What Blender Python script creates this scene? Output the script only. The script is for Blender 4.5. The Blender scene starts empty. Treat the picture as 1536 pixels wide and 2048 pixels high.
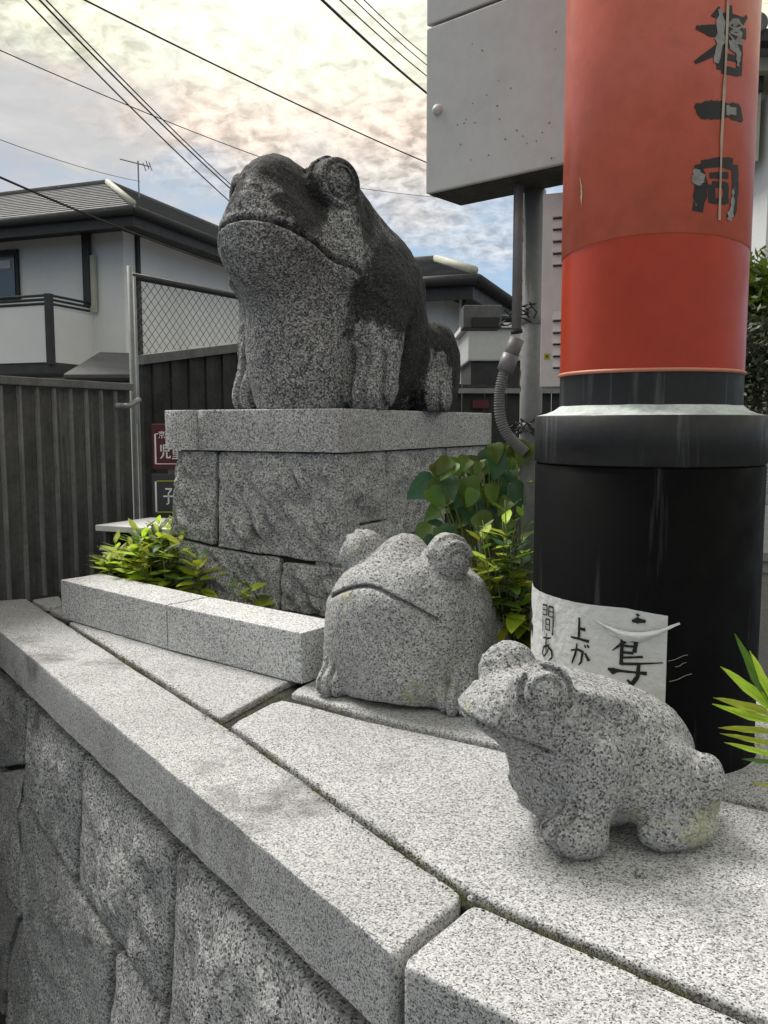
import bpy, bmesh, math, random
import numpy as np
from mathutils import Vector, Matrix, noise
R = math.radians
sc = bpy.context.scene
col = sc.collection

# ------------------------------------------------------------------ camera, sky, sun, exposure
EYE = Vector((0.0, 0.0, 0.65))          # terrace paving is z = 0, street is GZ
FPX, PITCH = 1700.0, R(5.85)
GZ = -1.55                              # street level
cam = bpy.data.cameras.new('camera'); camo = bpy.data.objects.new('camera', cam); col.objects.link(camo)
camo.location = EYE; camo.rotation_euler = (R(90) - PITCH, 0, 0)
cam.sensor_width = 36.0; cam.sensor_fit = 'AUTO'; cam.lens = 36.0 * FPX / 2048.0
cam.clip_start = 0.02; cam.clip_end = 4000
sc.camera = camo

SUN_EL, SUN_AZ = R(56), R(-44)          # azimuth measured from +Y towards +X
w = bpy.data.worlds.new('World'); sc.world = w; w.use_nodes = True
nt = w.node_tree; nt.nodes.clear()
def N(tree, t, **kw):
    n = tree.nodes.new(t)
    for k, v in kw.items():
        if k.startswith('i_'):
            n.inputs[k[2:].replace('_', ' ')].default_value = v
        else:
            setattr(n, k, v)
    return n
def ramp(tree, fac, stops, interp='LINEAR'):
    n = tree.nodes.new('ShaderNodeValToRGB'); n.color_ramp.interpolation = interp
    e = n.color_ramp.elements
    while len(e) < len(stops): e.new(0.5)
    for i, (p, c) in enumerate(stops):
        e[i].position = p
        e[i].color = (c, c, c, 1) if isinstance(c, (int, float)) else (*c, 1)
    if fac is not None: tree.links.new(fac, n.inputs[0])
    return n.outputs[0]
def math_(tree, op, a, b=None, clamp=False):
    n = tree.nodes.new('ShaderNodeMath'); n.operation = op; n.use_clamp = clamp
    for i, v in enumerate((a, b)):
        if v is None: continue
        if isinstance(v, (int, float)): n.inputs[i].default_value = v
        else: tree.links.new(v, n.inputs[i])
    return n.outputs[0]
def mix(tree, fac, a, b, blend='MIX'):
    n = tree.nodes.new('ShaderNodeMix'); n.data_type = 'RGBA'; n.blend_type = blend
    for s, v in ((n.inputs[0], fac), (n.inputs[6], a), (n.inputs[7], b)):
        if isinstance(v, (int, float)): s.default_value = v if s == n.inputs[0] else (v, v, v, 1)
        elif isinstance(v, tuple): s.default_value = (*v, 1)
        else: tree.links.new(v, s)
    return n.outputs[2]
def build_world():
    L = nt.links
    out = N(nt, 'ShaderNodeOutputWorld'); bg = N(nt, 'ShaderNodeBackground'); bg.inputs[1].default_value = 0.085
    L.new(bg.outputs[0], out.inputs[0])
    sky = N(nt, 'ShaderNodeTexSky', sky_type='NISHITA', sun_disc=False, sun_elevation=SUN_EL, sun_rotation=SUN_AZ)
    tc = N(nt, 'ShaderNodeTexCoord'); sep = N(nt, 'ShaderNodeSeparateXYZ'); L.new(tc.outputs['Generated'], sep.inputs[0])
    x, y, z = sep.outputs
    # cloud deck: project the direction on a flat layer above
    zc = math_(nt, 'MAXIMUM', z, 0.04)
    cmb = N(nt, 'ShaderNodeCombineXYZ')
    L.new(math_(nt, 'DIVIDE', x, zc), cmb.inputs[0]); L.new(math_(nt, 'DIVIDE', y, zc), cmb.inputs[1])
    def nz(scale, detail=5, rough=.55, vec=cmb.outputs[0], dist=0.0):
        n = N(nt, 'ShaderNodeTexNoise'); n.inputs['Scale'].default_value = scale; n.inputs['Detail'].default_value = detail
        n.inputs['Roughness'].default_value = rough; n.inputs['Distortion'].default_value = dist
        L.new(vec, n.inputs['Vector']); return n.outputs[0]
    zs2 = math_(nt, 'ADD', zc, .28); cmb2 = N(nt, 'ShaderNodeCombineXYZ')
    L.new(math_(nt, 'DIVIDE', x, zs2), cmb2.inputs[0]); L.new(math_(nt, 'DIVIDE', y, zs2), cmb2.inputs[1])
    big = nz(0.55, 4); mid = nz(4.2, 6, .6, cmb2.outputs[0], .4); fine = nz(27.0, 4, .6, cmb2.outputs[0], .35)
    # tint of the cloud sheet by height: grey-peach low, cream high
    tint = ramp(nt, z, [(0.0, (.50, .50, .53)), (.22, (.50, .51, .55)), (.28, (.58, .53, .50)), (.315, (.72, .58, .50)), (.345, (.70, .60, .50)), (.365, (.68, .68, .55)), (.46, (.76, .75, .62)), (1.0, (.62, .62, .63))])
    mott = ramp(nt, fine, [(.34, .42), (.5, .9), (.64, 1.3)])
    clouds = mix(nt, 0.75, tint, mott, 'MULTIPLY')
    # darker grey bank to the left
    gl = math_(nt, 'ADD', math_(nt, 'MULTIPLY', x, -1.4), math_(nt, 'MULTIPLY', math_(nt, 'SUBTRACT', mid, .5), 1.1))
    gl = math_(nt, 'ADD', gl, math_(nt, 'MULTIPLY', math_(nt, 'SUBTRACT', .36, z), 2.2))
    gm = ramp(nt, gl, [(.30, 0.0), (.62, 1.0)])
    soft = ramp(nt, mid, [(.3, (.34, .34, .36)), (.75, (.50, .50, .52))])
    clouds = mix(nt, gm, clouds, soft)
    # bright thin part of the sheet high up ahead
    vm = N(nt, 'ShaderNodeVectorMath', operation='DOT_PRODUCT'); L.new(tc.outputs['Generated'], vm.inputs[0])
    vm.inputs[1].default_value = Vector((-.09, .86, .50)).normalized()
    glow = ramp(nt, math_(nt, 'ADD', vm.outputs['Value'], math_(nt, 'MULTIPLY', math_(nt, 'SUBTRACT', mid, .5), .03)), [(.968, 0.0), (.993, .4), (1.0, .7)])
    clouds = mix(nt, glow, clouds, (.98, .97, .91))
    # cover: gaps of blue low down
    cv = math_(nt, 'ADD', math_(nt, 'MULTIPLY', z, 2.6), math_(nt, 'ADD', math_(nt, 'MULTIPLY', big, .9), math_(nt, 'MULTIPLY', mid, .75)))
    cover = ramp(nt, cv, [(1.34, 0.0), (1.0, 0.0)]) if False else None
    n = N(nt, 'ShaderNodeMapRange'); n.inputs[1].default_value = 1.25; n.inputs[2].default_value = 1.52; L.new(cv, n.inputs[0]); cover = n.outputs[0]
    blue = mix(nt, 0.72, sky.outputs[0], (3.0, 4.3, 5.8))
    c10 = mix(nt, 1.0, clouds, (11.0, 11.0, 10.6), 'MULTIPLY')
    fin = mix(nt, cover, blue, c10)
    L.new(fin, bg.inputs[0])
build_world()
sl = bpy.data.lights.new('sun', 'SUN'); sl.energy = 2.8; sl.angle = R(24); sl.color = (1, .965, .91)
so = bpy.data.objects.new('sun', sl); col.objects.link(so)
sd = Vector((math.sin(SUN_AZ) * math.cos(SUN_EL), math.cos(SUN_AZ) * math.cos(SUN_EL), math.sin(SUN_EL)))
so.rotation_euler = sd.to_track_quat('Z', 'Y').to_euler(); so.location = sd * 30
sc.view_settings.view_transform = 'Standard'; sc.view_settings.look = 'None'
sc.view_settings.gamma = 1.0; sc.view_settings.exposure = 0.66; sc.view_settings.use_curve_mapping = False
sc.render.engine = 'CYCLES'; sc.cycles.use_denoising = True

# ------------------------------------------------------------------ measuring: pixel of the 1536 x 2048 photograph -> place
def ray(px, py):
    a, b = (px - 768) / FPX, -(py - 1024) / FPX
    return Vector((a, math.cos(PITCH) + b * math.sin(PITCH), -math.sin(PITCH) + b * math.cos(PITCH)))
def at_z(px, py, z=0.0):
    d = ray(px, py); return EYE + d * ((z - EYE.z) / d.z)
def at(px, py, Y):
    d = ray(px, py); return EYE + d * (Y / d.y)
def hit(px, py, P0, Nn):
    d = ray(px, py); return EYE + d * ((P0 - EYE).dot(Nn) / d.dot(Nn))

# ------------------------------------------------------------------ object helpers
class MB:
    def __init__(s): s.v = []; s.f = []
    def add(s, vs, fs):
        o = len(s.v); s.v += [Vector(p) for p in vs]; s.f += [tuple(i + o for i in f) for f in fs]; return s
    def box(s, O, U, V, W):                       # corner O and three edge vectors
        O, U, V, W = map(Vector, (O, U, V, W))
        p = [O, O + U, O + U + V, O + V, O + W, O + U + W, O + U + V + W, O + V + W]
        return s.add(p, [(0, 3, 2, 1), (4, 5, 6, 7), (0, 1, 5, 4), (1, 2, 6, 5), (2, 3, 7, 6), (3, 0, 4, 7)])
    def abox(s, a, b): return s.box(a, (b[0] - a[0], 0, 0), (0, b[1] - a[1], 0), (0, 0, b[2] - a[2]))
    def tube(s, pts, r, n=8, cap=True):
        pts = [Vector(p) for p in pts]; rs = r if isinstance(r, (list, tuple)) else [r] * len(pts)
        o = len(s.v); ref = None
        for i, p in enumerate(pts):
            t = (pts[min(i + 1, len(pts) - 1)] - pts[max(i - 1, 0)]).normalized()
            if ref is None: ref = t.orthogonal().normalized()
            ref = (ref - t * ref.dot(t)).normalized(); b = t.cross(ref)
            for k in range(n):
                a = 2 * math.pi * k / n; s.v.append(p + (ref * math.cos(a) + b * math.sin(a)) * rs[i])
        for i in range(len(pts) - 1):
            for k in range(n):
                a, b2 = o + i * n + k, o + i * n + (k + 1) % n
                s.f.append((a, b2, b2 + n, a + n))
        if cap:
            s.f.append(tuple(o + k for k in range(n))[::-1]); s.f.append(tuple(o + (len(pts) - 1) * n + k for k in range(n)))
        return s
    def lathe(s, O, axis, prof, n=48, a0=0.0, a1=2 * math.pi, ref=None):   # prof: list of (r, h)
        O, axis = Vector(O), Vector(axis).normalized()
        e = (Vector(ref) if ref else axis.orthogonal()); e = (e - axis * e.dot(axis)).normalized(); b = axis.cross(e)
        full = abs(a1 - a0 - 2 * math.pi) < 1e-6; m = n if full else n + 1; o = len(s.v)
        for r, h in prof:
            for k in range(m):
                a = a0 + (a1 - a0) * k / n
                s.v.append(O + axis * h + (e * math.cos(a) + b * math.sin(a)) * r)
        for i in range(len(prof) - 1):
            for k in range(n):
                a, c = o + i * m + k, o + i * m + (k + 1) % m
                s.f.append((a, c, c + m, a + m))
        return s
    def obj(s, name, mat, parent=None, smooth=False, bevel=0.0):
        org = parent_origin(parent)
        me = bpy.data.meshes.new(name); me.from_pydata([tuple(p - org) for p in s.v], [], s.f)
        if bevel:
            bm = bmesh.new(); bm.from_mesh(me)
            bmesh.ops.recalc_face_normals(bm, faces=bm.faces)
            es = [e for e in bm.edges if e.is_manifold and e.calc_face_angle(0) > R(30)]
            bmesh.ops.bevel(bm, geom=es, offset=bevel, segments=2, profile=.6, affect='EDGES'); bm.to_mesh(me); bm.free()
        me.materials.append(mat)
        if smooth: me.polygons.foreach_set('use_smooth', [True] * len(me.polygons))
        me.update()
        o = bpy.data.objects.new(name, me); col.objects.link(o)
        if parent: o.parent = parent
        return o
def parent_origin(p):
    v = Vector((0, 0, 0))
    while p: v += p.location; p = p.parent
    return v
def tag(o, label, cat, group=None):
    o['label'] = label; o['category'] = cat
    if group: o['group'] = group
    return o
def thing(name, label, cat, loc, group=None):
    o = bpy.data.objects.new(name, None); col.objects.link(o); o.location = loc; o.empty_display_size = .1
    return tag(o, label, cat, group)
def setting(name, loc=(0, 0, 0)):
    o = bpy.data.objects.new(name, None); col.objects.link(o); o.location = loc; o['kind'] = 'structure'; return o

# ------------------------------------------------------------------ materials
def new_mat(name):
    m = bpy.data.materials.new(name); m.use_nodes = True; t = m.node_tree; t.nodes.clear()
    out = t.nodes.new('ShaderNodeOutputMaterial'); b = t.nodes.new('ShaderNodeBsdfPrincipled'); t.links.new(b.outputs[0], out.inputs[0])
    return m, t, b
def coords(t): return N(t, 'ShaderNodeTexCoord').outputs['Object']
def noise_(t, vec, scale, detail=4, rough=.55, dist=0):
    n = N(t, 'ShaderNodeTexNoise'); n.inputs['Scale'].default_value = scale; n.inputs['Detail'].default_value = detail
    n.inputs['Roughness'].default_value = rough; n.inputs['Distortion'].default_value = dist
    t.links.new(vec, n.inputs['Vector']); return n.outputs[0]
def scaled(t, vec, s):
    n = N(t, 'ShaderNodeMapping'); n.inputs['Scale'].default_value = s; t.links.new(vec, n.inputs['Vector']); return n.outputs[0]
def bump(t, b, h, strength, dist):
    n = N(t, 'ShaderNodeBump'); n.inputs['Strength'].default_value = strength; n.inputs['Distance'].default_value = dist
    t.links.new(h, n.inputs['Height']); t.links.new(n.outputs[0], b.inputs['Normal'])
def granite(name, scale, stops, dirt=None, rough=.8, bs=.5, bd=.003, spots=0.12, chisel=0.0, custom=None):
    """speckled granite: crystal cells of a few millimetres, black mica spots, broad dirt"""
    m, t, b = new_mat(name); v = coords(t)
    vo = N(t, 'ShaderNodeTexVoronoi'); vo.inputs['Scale'].default_value = scale; t.links.new(v, vo.inputs['Vector'])
    sp = N(t, 'ShaderNodeSeparateColor'); t.links.new(vo.outputs['Color'], sp.inputs[0])
    c = ramp(t, sp.outputs[0], stops)
    v2 = N(t, 'ShaderNodeTexVoronoi'); v2.inputs['Scale'].default_value = scale * .62; t.links.new(v, v2.inputs['Vector'])
    sp2 = N(t, 'ShaderNodeSeparateColor'); t.links.new(v2.outputs['Color'], sp2.inputs[0])
    blk = math_(t, 'LESS_THAN', sp2.outputs[1], spots)
    blk = math_(t, 'MULTIPLY', blk, math_(t, 'LESS_THAN', v2.outputs['Distance'], .42))
    c = mix(t, math_(t, 'MULTIPLY', blk, .82), c, (.035, .035, .036))
    n1 = noise_(t, v, scale * 1.7, 3, .6); c = mix(t, .55, c, ramp(t, n1, [(.25, .45), (.5, 1.0), (.78, 1.3)]), 'MULTIPLY')
    n2 = noise_(t, v, 3.2, 5, .6); c = mix(t, .6, c, ramp(t, n2, [(.3, .72), (.55, 1.0), (.75, 1.12)]), 'MULTIPLY')
    if dirt:
        n3 = noise_(t, v, dirt[0], 6, .65, .3)
        c = mix(t, math_(t, 'MULTIPLY', ramp(t, n3, [(dirt[1], 0.0), (dirt[1] + .12, 1.0)]), dirt[2]), c, dirt[3])
    if custom: c = custom(t, v, c)
    oi = N(t, 'ShaderNodeObjectInfo'); c = mix(t, 1.0, c, ramp(t, oi.outputs['Random'], [(0, .86), (1, 1.06)]), 'MULTIPLY')
    t.links.new(c, b.inputs['Base Color']); b.inputs['Roughness'].default_value = rough
    b.inputs['Specular IOR Level'].default_value = .3
    h = math_(t, 'ADD', noise_(t, v, scale * .9, 4, .7), math_(t, 'MULTIPLY', noise_(t, v, scale * .12, 5, .6), 1.2))
    if chisel: h = math_(t, 'ADD', h, math_(t, 'MULTIPLY', noise_(t, v, 22, 6, .62, .6), chisel))
    bump(t, b, h, bs, bd)
    return m
def plain(name, base, rough=.6, metal=0.0, var=.25, vs=6.0, fine=60.0, bs=.15, bd=.002, spec=.4, coat=0.0, streak=None, coat_r=.15):
    """painted / plastered / metal surface with broad and fine unevenness, optional vertical streaks"""
    m, t, b = new_mat(name); v = coords(t)
    c = mix(t, var, base, ramp(t, noise_(t, v, vs, 5, .6), [(.3, .45), (.55, 1.0), (.75, 1.25)]), 'MULTIPLY')
    c = mix(t, var * .7, c, ramp(t, noise_(t, v, fine, 3, .6), [(.3, .6), (.6, 1.15)]), 'MULTIPLY')
    if streak:
        n = noise_(t, scaled(t, v, (streak[0], streak[0], streak[0] * .06)), 1.0, 5, .65)
        c = mix(t, math_(t, 'MULTIPLY', ramp(t, n, [(streak[1], 0.0), (streak[1] + .15, 1.0)]), streak[2]), c, streak[3])
    t.links.new(c, b.inputs['Base Color'])
    rr = ramp(t, noise_(t, v, vs * 3, 4), [(.3, max(.05, rough - .1)), (.7, min(1, rough + .12))]); t.links.new(rr, b.inputs['Roughness'])
    b.inputs['Metallic'].default_value = metal; b.inputs['Specular IOR Level'].default_value = spec
    b.inputs['Coat Weight'].default_value = coat; b.inputs['Coat Roughness'].default_value = coat_r
    bump(t, b, noise_(t, v, fine, 4), bs, bd)
    return m
def leafmat(name, base, trans=.35, rough=.45):
    m, t, b = new_mat(name); v = coords(t)
    oi = N(t, 'ShaderNodeObjectInfo')
    hs = N(t, 'ShaderNodeHueSaturation'); hs.inputs['Color'].default_value = (*base, 1)
    t.links.new(math_(t, 'ADD', .475, math_(t, 'MULTIPLY', oi.outputs['Random'], .05)), hs.inputs['Hue'])
    t.links.new(math_(t, 'ADD', .6, math_(t, 'MULTIPLY', oi.outputs['Random'], .75)), hs.inputs['Value'])
    c = mix(t, .5, hs.outputs[0], ramp(t, noise_(t, scaled(t, v, (1, 6, 1)), 2.2, 4), [(.3, .6), (.7, 1.25)]), 'MULTIPLY')
    t.links.new(c, b.inputs['Base Color']); b.inputs['Roughness'].default_value = rough
    tr = N(t, 'ShaderNodeBsdfTranslucent'); t.links.new(c, tr.inputs[0])
    mx = N(t, 'ShaderNodeMixShader'); mx.inputs[0].default_value = trans
    t.links.new(b.outputs[0], mx.inputs[1]); t.links.new(tr.outputs[0], mx.inputs[2])
    o = [n for n in t.nodes if n.type == 'OUTPUT_MATERIAL'][0]; t.links.new(mx.outputs[0], o.inputs[0])
    return m
def lichen(thresh, amount, colr, sc_=9.0):
    def f(t, v, c):
        n = noise_(t, v, sc_, 5, .6)
        return mix(t, math_(t, 'MULTIPLY', ramp(t, n, [(thresh, 0.0), (thresh + .06, 1.0)]), amount), c, colr)
    return f
G_LIGHT = [(.0, .06), (.10, .17), (.28, .34), (.6, .50), (1.0, .66)]
G_MID = [(.0, .06), (.2, .24), (.5, .46), (.8, .62), (1.0, .80)]
G_DARK = [(.0, .05), (.25, .18), (.55, .32), (.85, .46), (1.0, .66)]
M = {}
M['coping'] = granite('granite_coping', 480, G_LIGHT, dirt=(3.4, .55, .7, (.10, .10, .095)), bs=.5, bd=.0025, spots=.08, custom=lichen(.70, .5, (.36, .36, .20)))
M['paving'] = granite('granite_paving', 420, G_LIGHT, dirt=(3.0, .56, .5, (.10, .10, .095)), bs=.6, bd=.004, spots=.10, custom=lichen(.69, .5, (.36, .36, .20)))
M['kerb'] = granite('granite_kerb', 330, [(0, .12), (.2, .34), (.5, .52), (1, .72)], bs=.4, bd=.002, spots=.08)
M['wall'] = granite('granite_wall', 260, [(.0, .06), (.2, .30), (.5, .58), (.8, .74), (1.0, .88)], dirt=(7.0, .56, .6, (.10, .10, .095)), bs=.9, bd=.012, spots=.10, chisel=1.3)
M['rock'] = granite('granite_rockface', 280, G_MID, dirt=(5.0, .62, .5, (.08, .08, .075)), bs=.8, bd=.008, spots=.1, chisel=1.2)
M['slab'] = granite('granite_slab', 330, G_MID, dirt=(7.0, .62, .4, (.10, .10, .1)), bs=.5, bd=.003, spots=.1)
M['frog'] = granite('granite_frog', 340, [(0, .06), (.12, .18), (.35, .34), (.75, .47), (1, .62)], bs=.8, bd=.004, spots=.13, custom=lichen(.60, .5, (.42, .42, .19), 6.0))
M['joint'] = plain('joint_dirt', (.03, .03, .027), .95, var=.6, vs=30, fine=200, bs=.8, bd=.01)
M['soil'] = plain('soil', (.045, .04, .033), .95, var=.6, vs=14, fine=120, bs=.9, bd=.02)
M['asphalt'] = plain('asphalt', (.05, .05, .05), .9, var=.4, vs=1, fine=90, bs=.5, bd=.01)
def frog_stain(t, v, c):
    sp = N(t, 'ShaderNodeSeparateXYZ'); t.links.new(v, sp.inputs[0])
    # own axes of the statue: f forward, l sideways
    f = math_(t, 'ADD', math_(t, 'MULTIPLY', sp.outputs[0], -.469), math_(t, 'MULTIPLY', sp.outputs[1], -.883))
    l = math_(t, 'ADD', math_(t, 'MULTIPLY', sp.outputs[0], .883), math_(t, 'MULTIPLY', sp.outputs[1], -.469))
    z = sp.outputs[2]
    n = noise_(t, scaled(t, v, (9, 9, 2.4)), 1.0, 7, .72, .5)
    n2 = noise_(t, v, 9, 6, .7)
    # algae sits on the back and flanks, runs down beside the cheek, leaves throat, paws and cheek pale
    a = math_(t, 'MULTIPLY', math_(t, 'SUBTRACT', .10, f), 1.9)
    a = math_(t, 'ADD', a, math_(t, 'MULTIPLY', math_(t, 'SUBTRACT', n, .5), 3.4))
    def blob(fc, lc, zc, r, s):
        d = math_(t, 'SQRT', math_(t, 'ADD', math_(t, 'ADD', math_(t, 'POWER', math_(t, 'SUBTRACT', f, fc), 2.0), math_(t, 'POWER', math_(t, 'SUBTRACT', l, lc), 2.0)), math_(t, 'POWER', math_(t, 'SUBTRACT', z, zc), 2.0)))
        d = math_(t, 'ADD', d, math_(t, 'ADD', math_(t, 'MULTIPLY', math_(t, 'SUBTRACT', n2, .5), .34), math_(t, 'MULTIPLY', math_(t, 'SUBTRACT', n, .5), .30)))
        q = N(t, 'ShaderNodeMapRange'); q.interpolation_type = 'SMOOTHSTEP'
        for i, x in enumerate((r * 1.15, r * .25, 0.0, s)): q.inputs[i + 1].default_value = x
        t.links.new(d, q.inputs[0]); return q.outputs[0]
    for bb in ((.0, .25, .09, .20, -2.6), (.0, -.24, .10, .24, -2.6), (-.42, .32, .06, .14, -2.6), (.12, .24, .53, .13, -1.5),
               (.20, .02, .05, .30, -1.5), (.20, 0, .33, .24, -1.1), (.20, .10, .60, .13, 1.3), (.16, .0, .76, .20, 1.3), (.28, -.06, .62, .10, .8), (-.05, .28, .40, .16, 1.2), (.28, .08, .48, .12, .5)):
        a = math_(t, 'ADD', a, blob(*bb))
    q = N(t, 'ShaderNodeMapRange'); q.interpolation_type = 'SMOOTHSTEP'; q.inputs[1].default_value = -.60; q.inputs[2].default_value = .50
    t.links.new(a, q.inputs[0])
    return mix(t, math_(t, 'MULTIPLY', q.outputs[0], .88), c, mix(t, .5, (.015, .015, .0145), ramp(t, n2, [(.35, .3), (.7, 1.6)]), 'MULTIPLY'))
M['bigfrog'] = granite('granite_weathered', 230, [(0, .04), (.25, .15), (.55, .32), (.85, .50), (1, .72)], bs=1.0, bd=.008, spots=.16, custom=frog_stain)
M['eyestone'] = M['bigfrog']
M['black'] = plain('black_paint', (.0022, .0022, .0025), .6, var=.5, vs=5, fine=120, bs=.12, bd=.001, spec=.07, streak=(40, .60, .5, (.06, .06, .062)))
M['lead'] = plain('grey_metal_band', (.018, .019, .020), .5, var=.6, vs=9, fine=70, spec=.3, streak=(30, .56, .45, (.16, .16, .165)))
M['verdigris'] = plain('pale_cement', (.5, .55, .53), .8, var=.7, vs=18, fine=80, bs=.5)
M['red'] = plain('red_paint', (.44, .043, .012), .36, var=.3, vs=3.5, fine=26, bs=.10, bd=.0012, spec=.3, coat=.08, streak=(14, .60, .35, (.25, .02, .008)))
M['redfilm'] = plain('faded_red_film', (.62, .135, .085), .34, var=.3, vs=3, fine=24, bs=.12, bd=.0014, spec=.35, coat=.12, streak=(9, .62, .3, (.40, .06, .045)))
M['redrim'] = plain('film_edge', (.55, .20, .12), .5)
M['paper'] = plain('wrinkled_paper', (.60, .60, .59), .75, var=.18, vs=9, fine=60, bs=.6, bd=.006)
M['ink'] = plain('black_ink', (.006, .006, .006), .6, var=.2)
def flaky():
    m, t, b = new_mat('flaking_black_letters'); v = coords(t)
    n = noise_(t, scaled(t, v, (1, 1, .45)), 70, 5, .7)
    c = mix(t, ramp(t, n, [(.66, 0.0), (.70, 1.0)]), (.006, .007, .007), (.27, .26, .25))
    t.links.new(c, b.inputs['Base Color']); b.inputs['Roughness'].default_value = .55; return m
M['flaky'] = flaky()
M['peel'] = plain('bare_peeled_patch', (.30, .28, .27), .7, var=.5, vs=30, fine=140)
M['seam'] = plain('film_seam', (.45, .36, .28), .6, var=.5, vs=20)
M['boxgrey'] = plain('grey_enamel', (.50, .505, .50), .5, var=.16, vs=8, fine=40, bs=.06, spec=.4)
M['panelgrey'] = plain('light_grey_panel', (.6, .6, .595), .5, var=.18, vs=12, fine=50, bs=.05)
M['underbox'] = plain('dull_steel_underside', (.045, .045, .035), .6, var=.6, vs=14)
M['steel'] = plain('galvanised_pole', (.22, .22, .22), .5, var=.4, vs=10, fine=60, spec=.5)
M['pvc'] = plain('grey_conduit', (.20, .20, .205), .5, var=.3, vs=12)
M['cable'] = plain('black_rubber', (.02, .02, .02), .6)
M['rust'] = plain('bolt_head', (.2, .19, .18), .5, var=.4)
M['cream'] = plain('cream_trim', (.42, .43, .32), .7, var=.3, vs=7)
M['stucco'] = plain('grey_stucco', (.66, .66, .66), .9, var=.16, vs=1.2, fine=40, bs=.2, bd=.004)
M['balcony'] = plain('pale_balcony_panel', (.66, .66, .66), .8, var=.12, vs=1.5)
M['darktrim'] = plain('dark_trim', (.028, .028, .03), .6, var=.3)
M['soffit'] = plain('dark_soffit', (.05, .05, .05), .8, var=.3)
M['rooftile'] = plain('slate_roof_tile', (.12, .12, .125), .7, var=.4, vs=5, fine=30)
M['ridge'] = plain('pale_ridge_cap', (.42, .42, .34), .7, var=.3)
M['glass'] = plain('window_glass', (.03, .035, .04), .08, var=.3, vs=2, spec=.8)
M['curtain'] = plain('pale_curtain', (.5, .5, .5), .9)
M['corr'] = plain('weathered_corrugated_sheet', (.085, .085, .085), .75, var=.7, vs=5, fine=45, bs=.4, bd=.004, streak=(22, .58, .45, (.26, .26, .25)))
M['rib'] = plain('worn_lit_rib', (.17, .17, .17), .7, var=.6, vs=9, fine=60, bs=.3, streak=(30, .55, .6, (.05, .05, .05)))  # worn paint, and light caught on the ridges painted in as a paler grey
M['corr2'] = plain('dark_board_wall', (.035, .035, .035), .8, var=.7, vs=7, fine=60, bs=.5, bd=.005, streak=(16, .64, .3, (.12, .12, .12)))
M['capmetal'] = plain('sheet_cap', (.13, .13, .13), .6, var=.6, vs=12, fine=60)
M['galv'] = plain('fence_post_metal', (.16, .17, .165), .5, var=.4, vs=20, streak=(14, .62, .4, (.10, .24, .20)))
M['wire'] = plain('chain_link_wire', (.10, .105, .10), .5)
M['maroon'] = plain('maroon_sign', (.09, .012, .02), .5, var=.25)
M['signgrey'] = plain('charcoal_sign', (.045, .045, .05), .5, var=.25)
M['yellow'] = plain('yellow_line', (.42, .42, .03), .6)
M['white'] = plain('white_lettering', (.75, .75, .75), .6, var=.08)
M['whitepaint'] = plain('white_slab', (.62, .62, .62), .6, var=.15, vs=8)
M['darkbox'] = plain('dark_recess', (.03, .03, .032), .7)
M['leafY'] = leafmat('leaf_yellow_green', (.54, .66, .06), .45)
M['leafG'] = leafmat('leaf_olive', (.10, .17, .022), .38)
M['leafD'] = leafmat('leaf_deep_green', (.04, .115, .045), .3)
M['leafH'] = leafmat('leaf_hedge', (.05, .06, .03), .2)
M['stem'] = plain('green_stem', (.22, .24, .09), .6)
M['twig'] = plain('dry_vine', (.13, .12, .07), .8)
M['moss'] = plain('dry_moss', (.20, .20, .09), .95, var=.5, vs=60)

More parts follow.
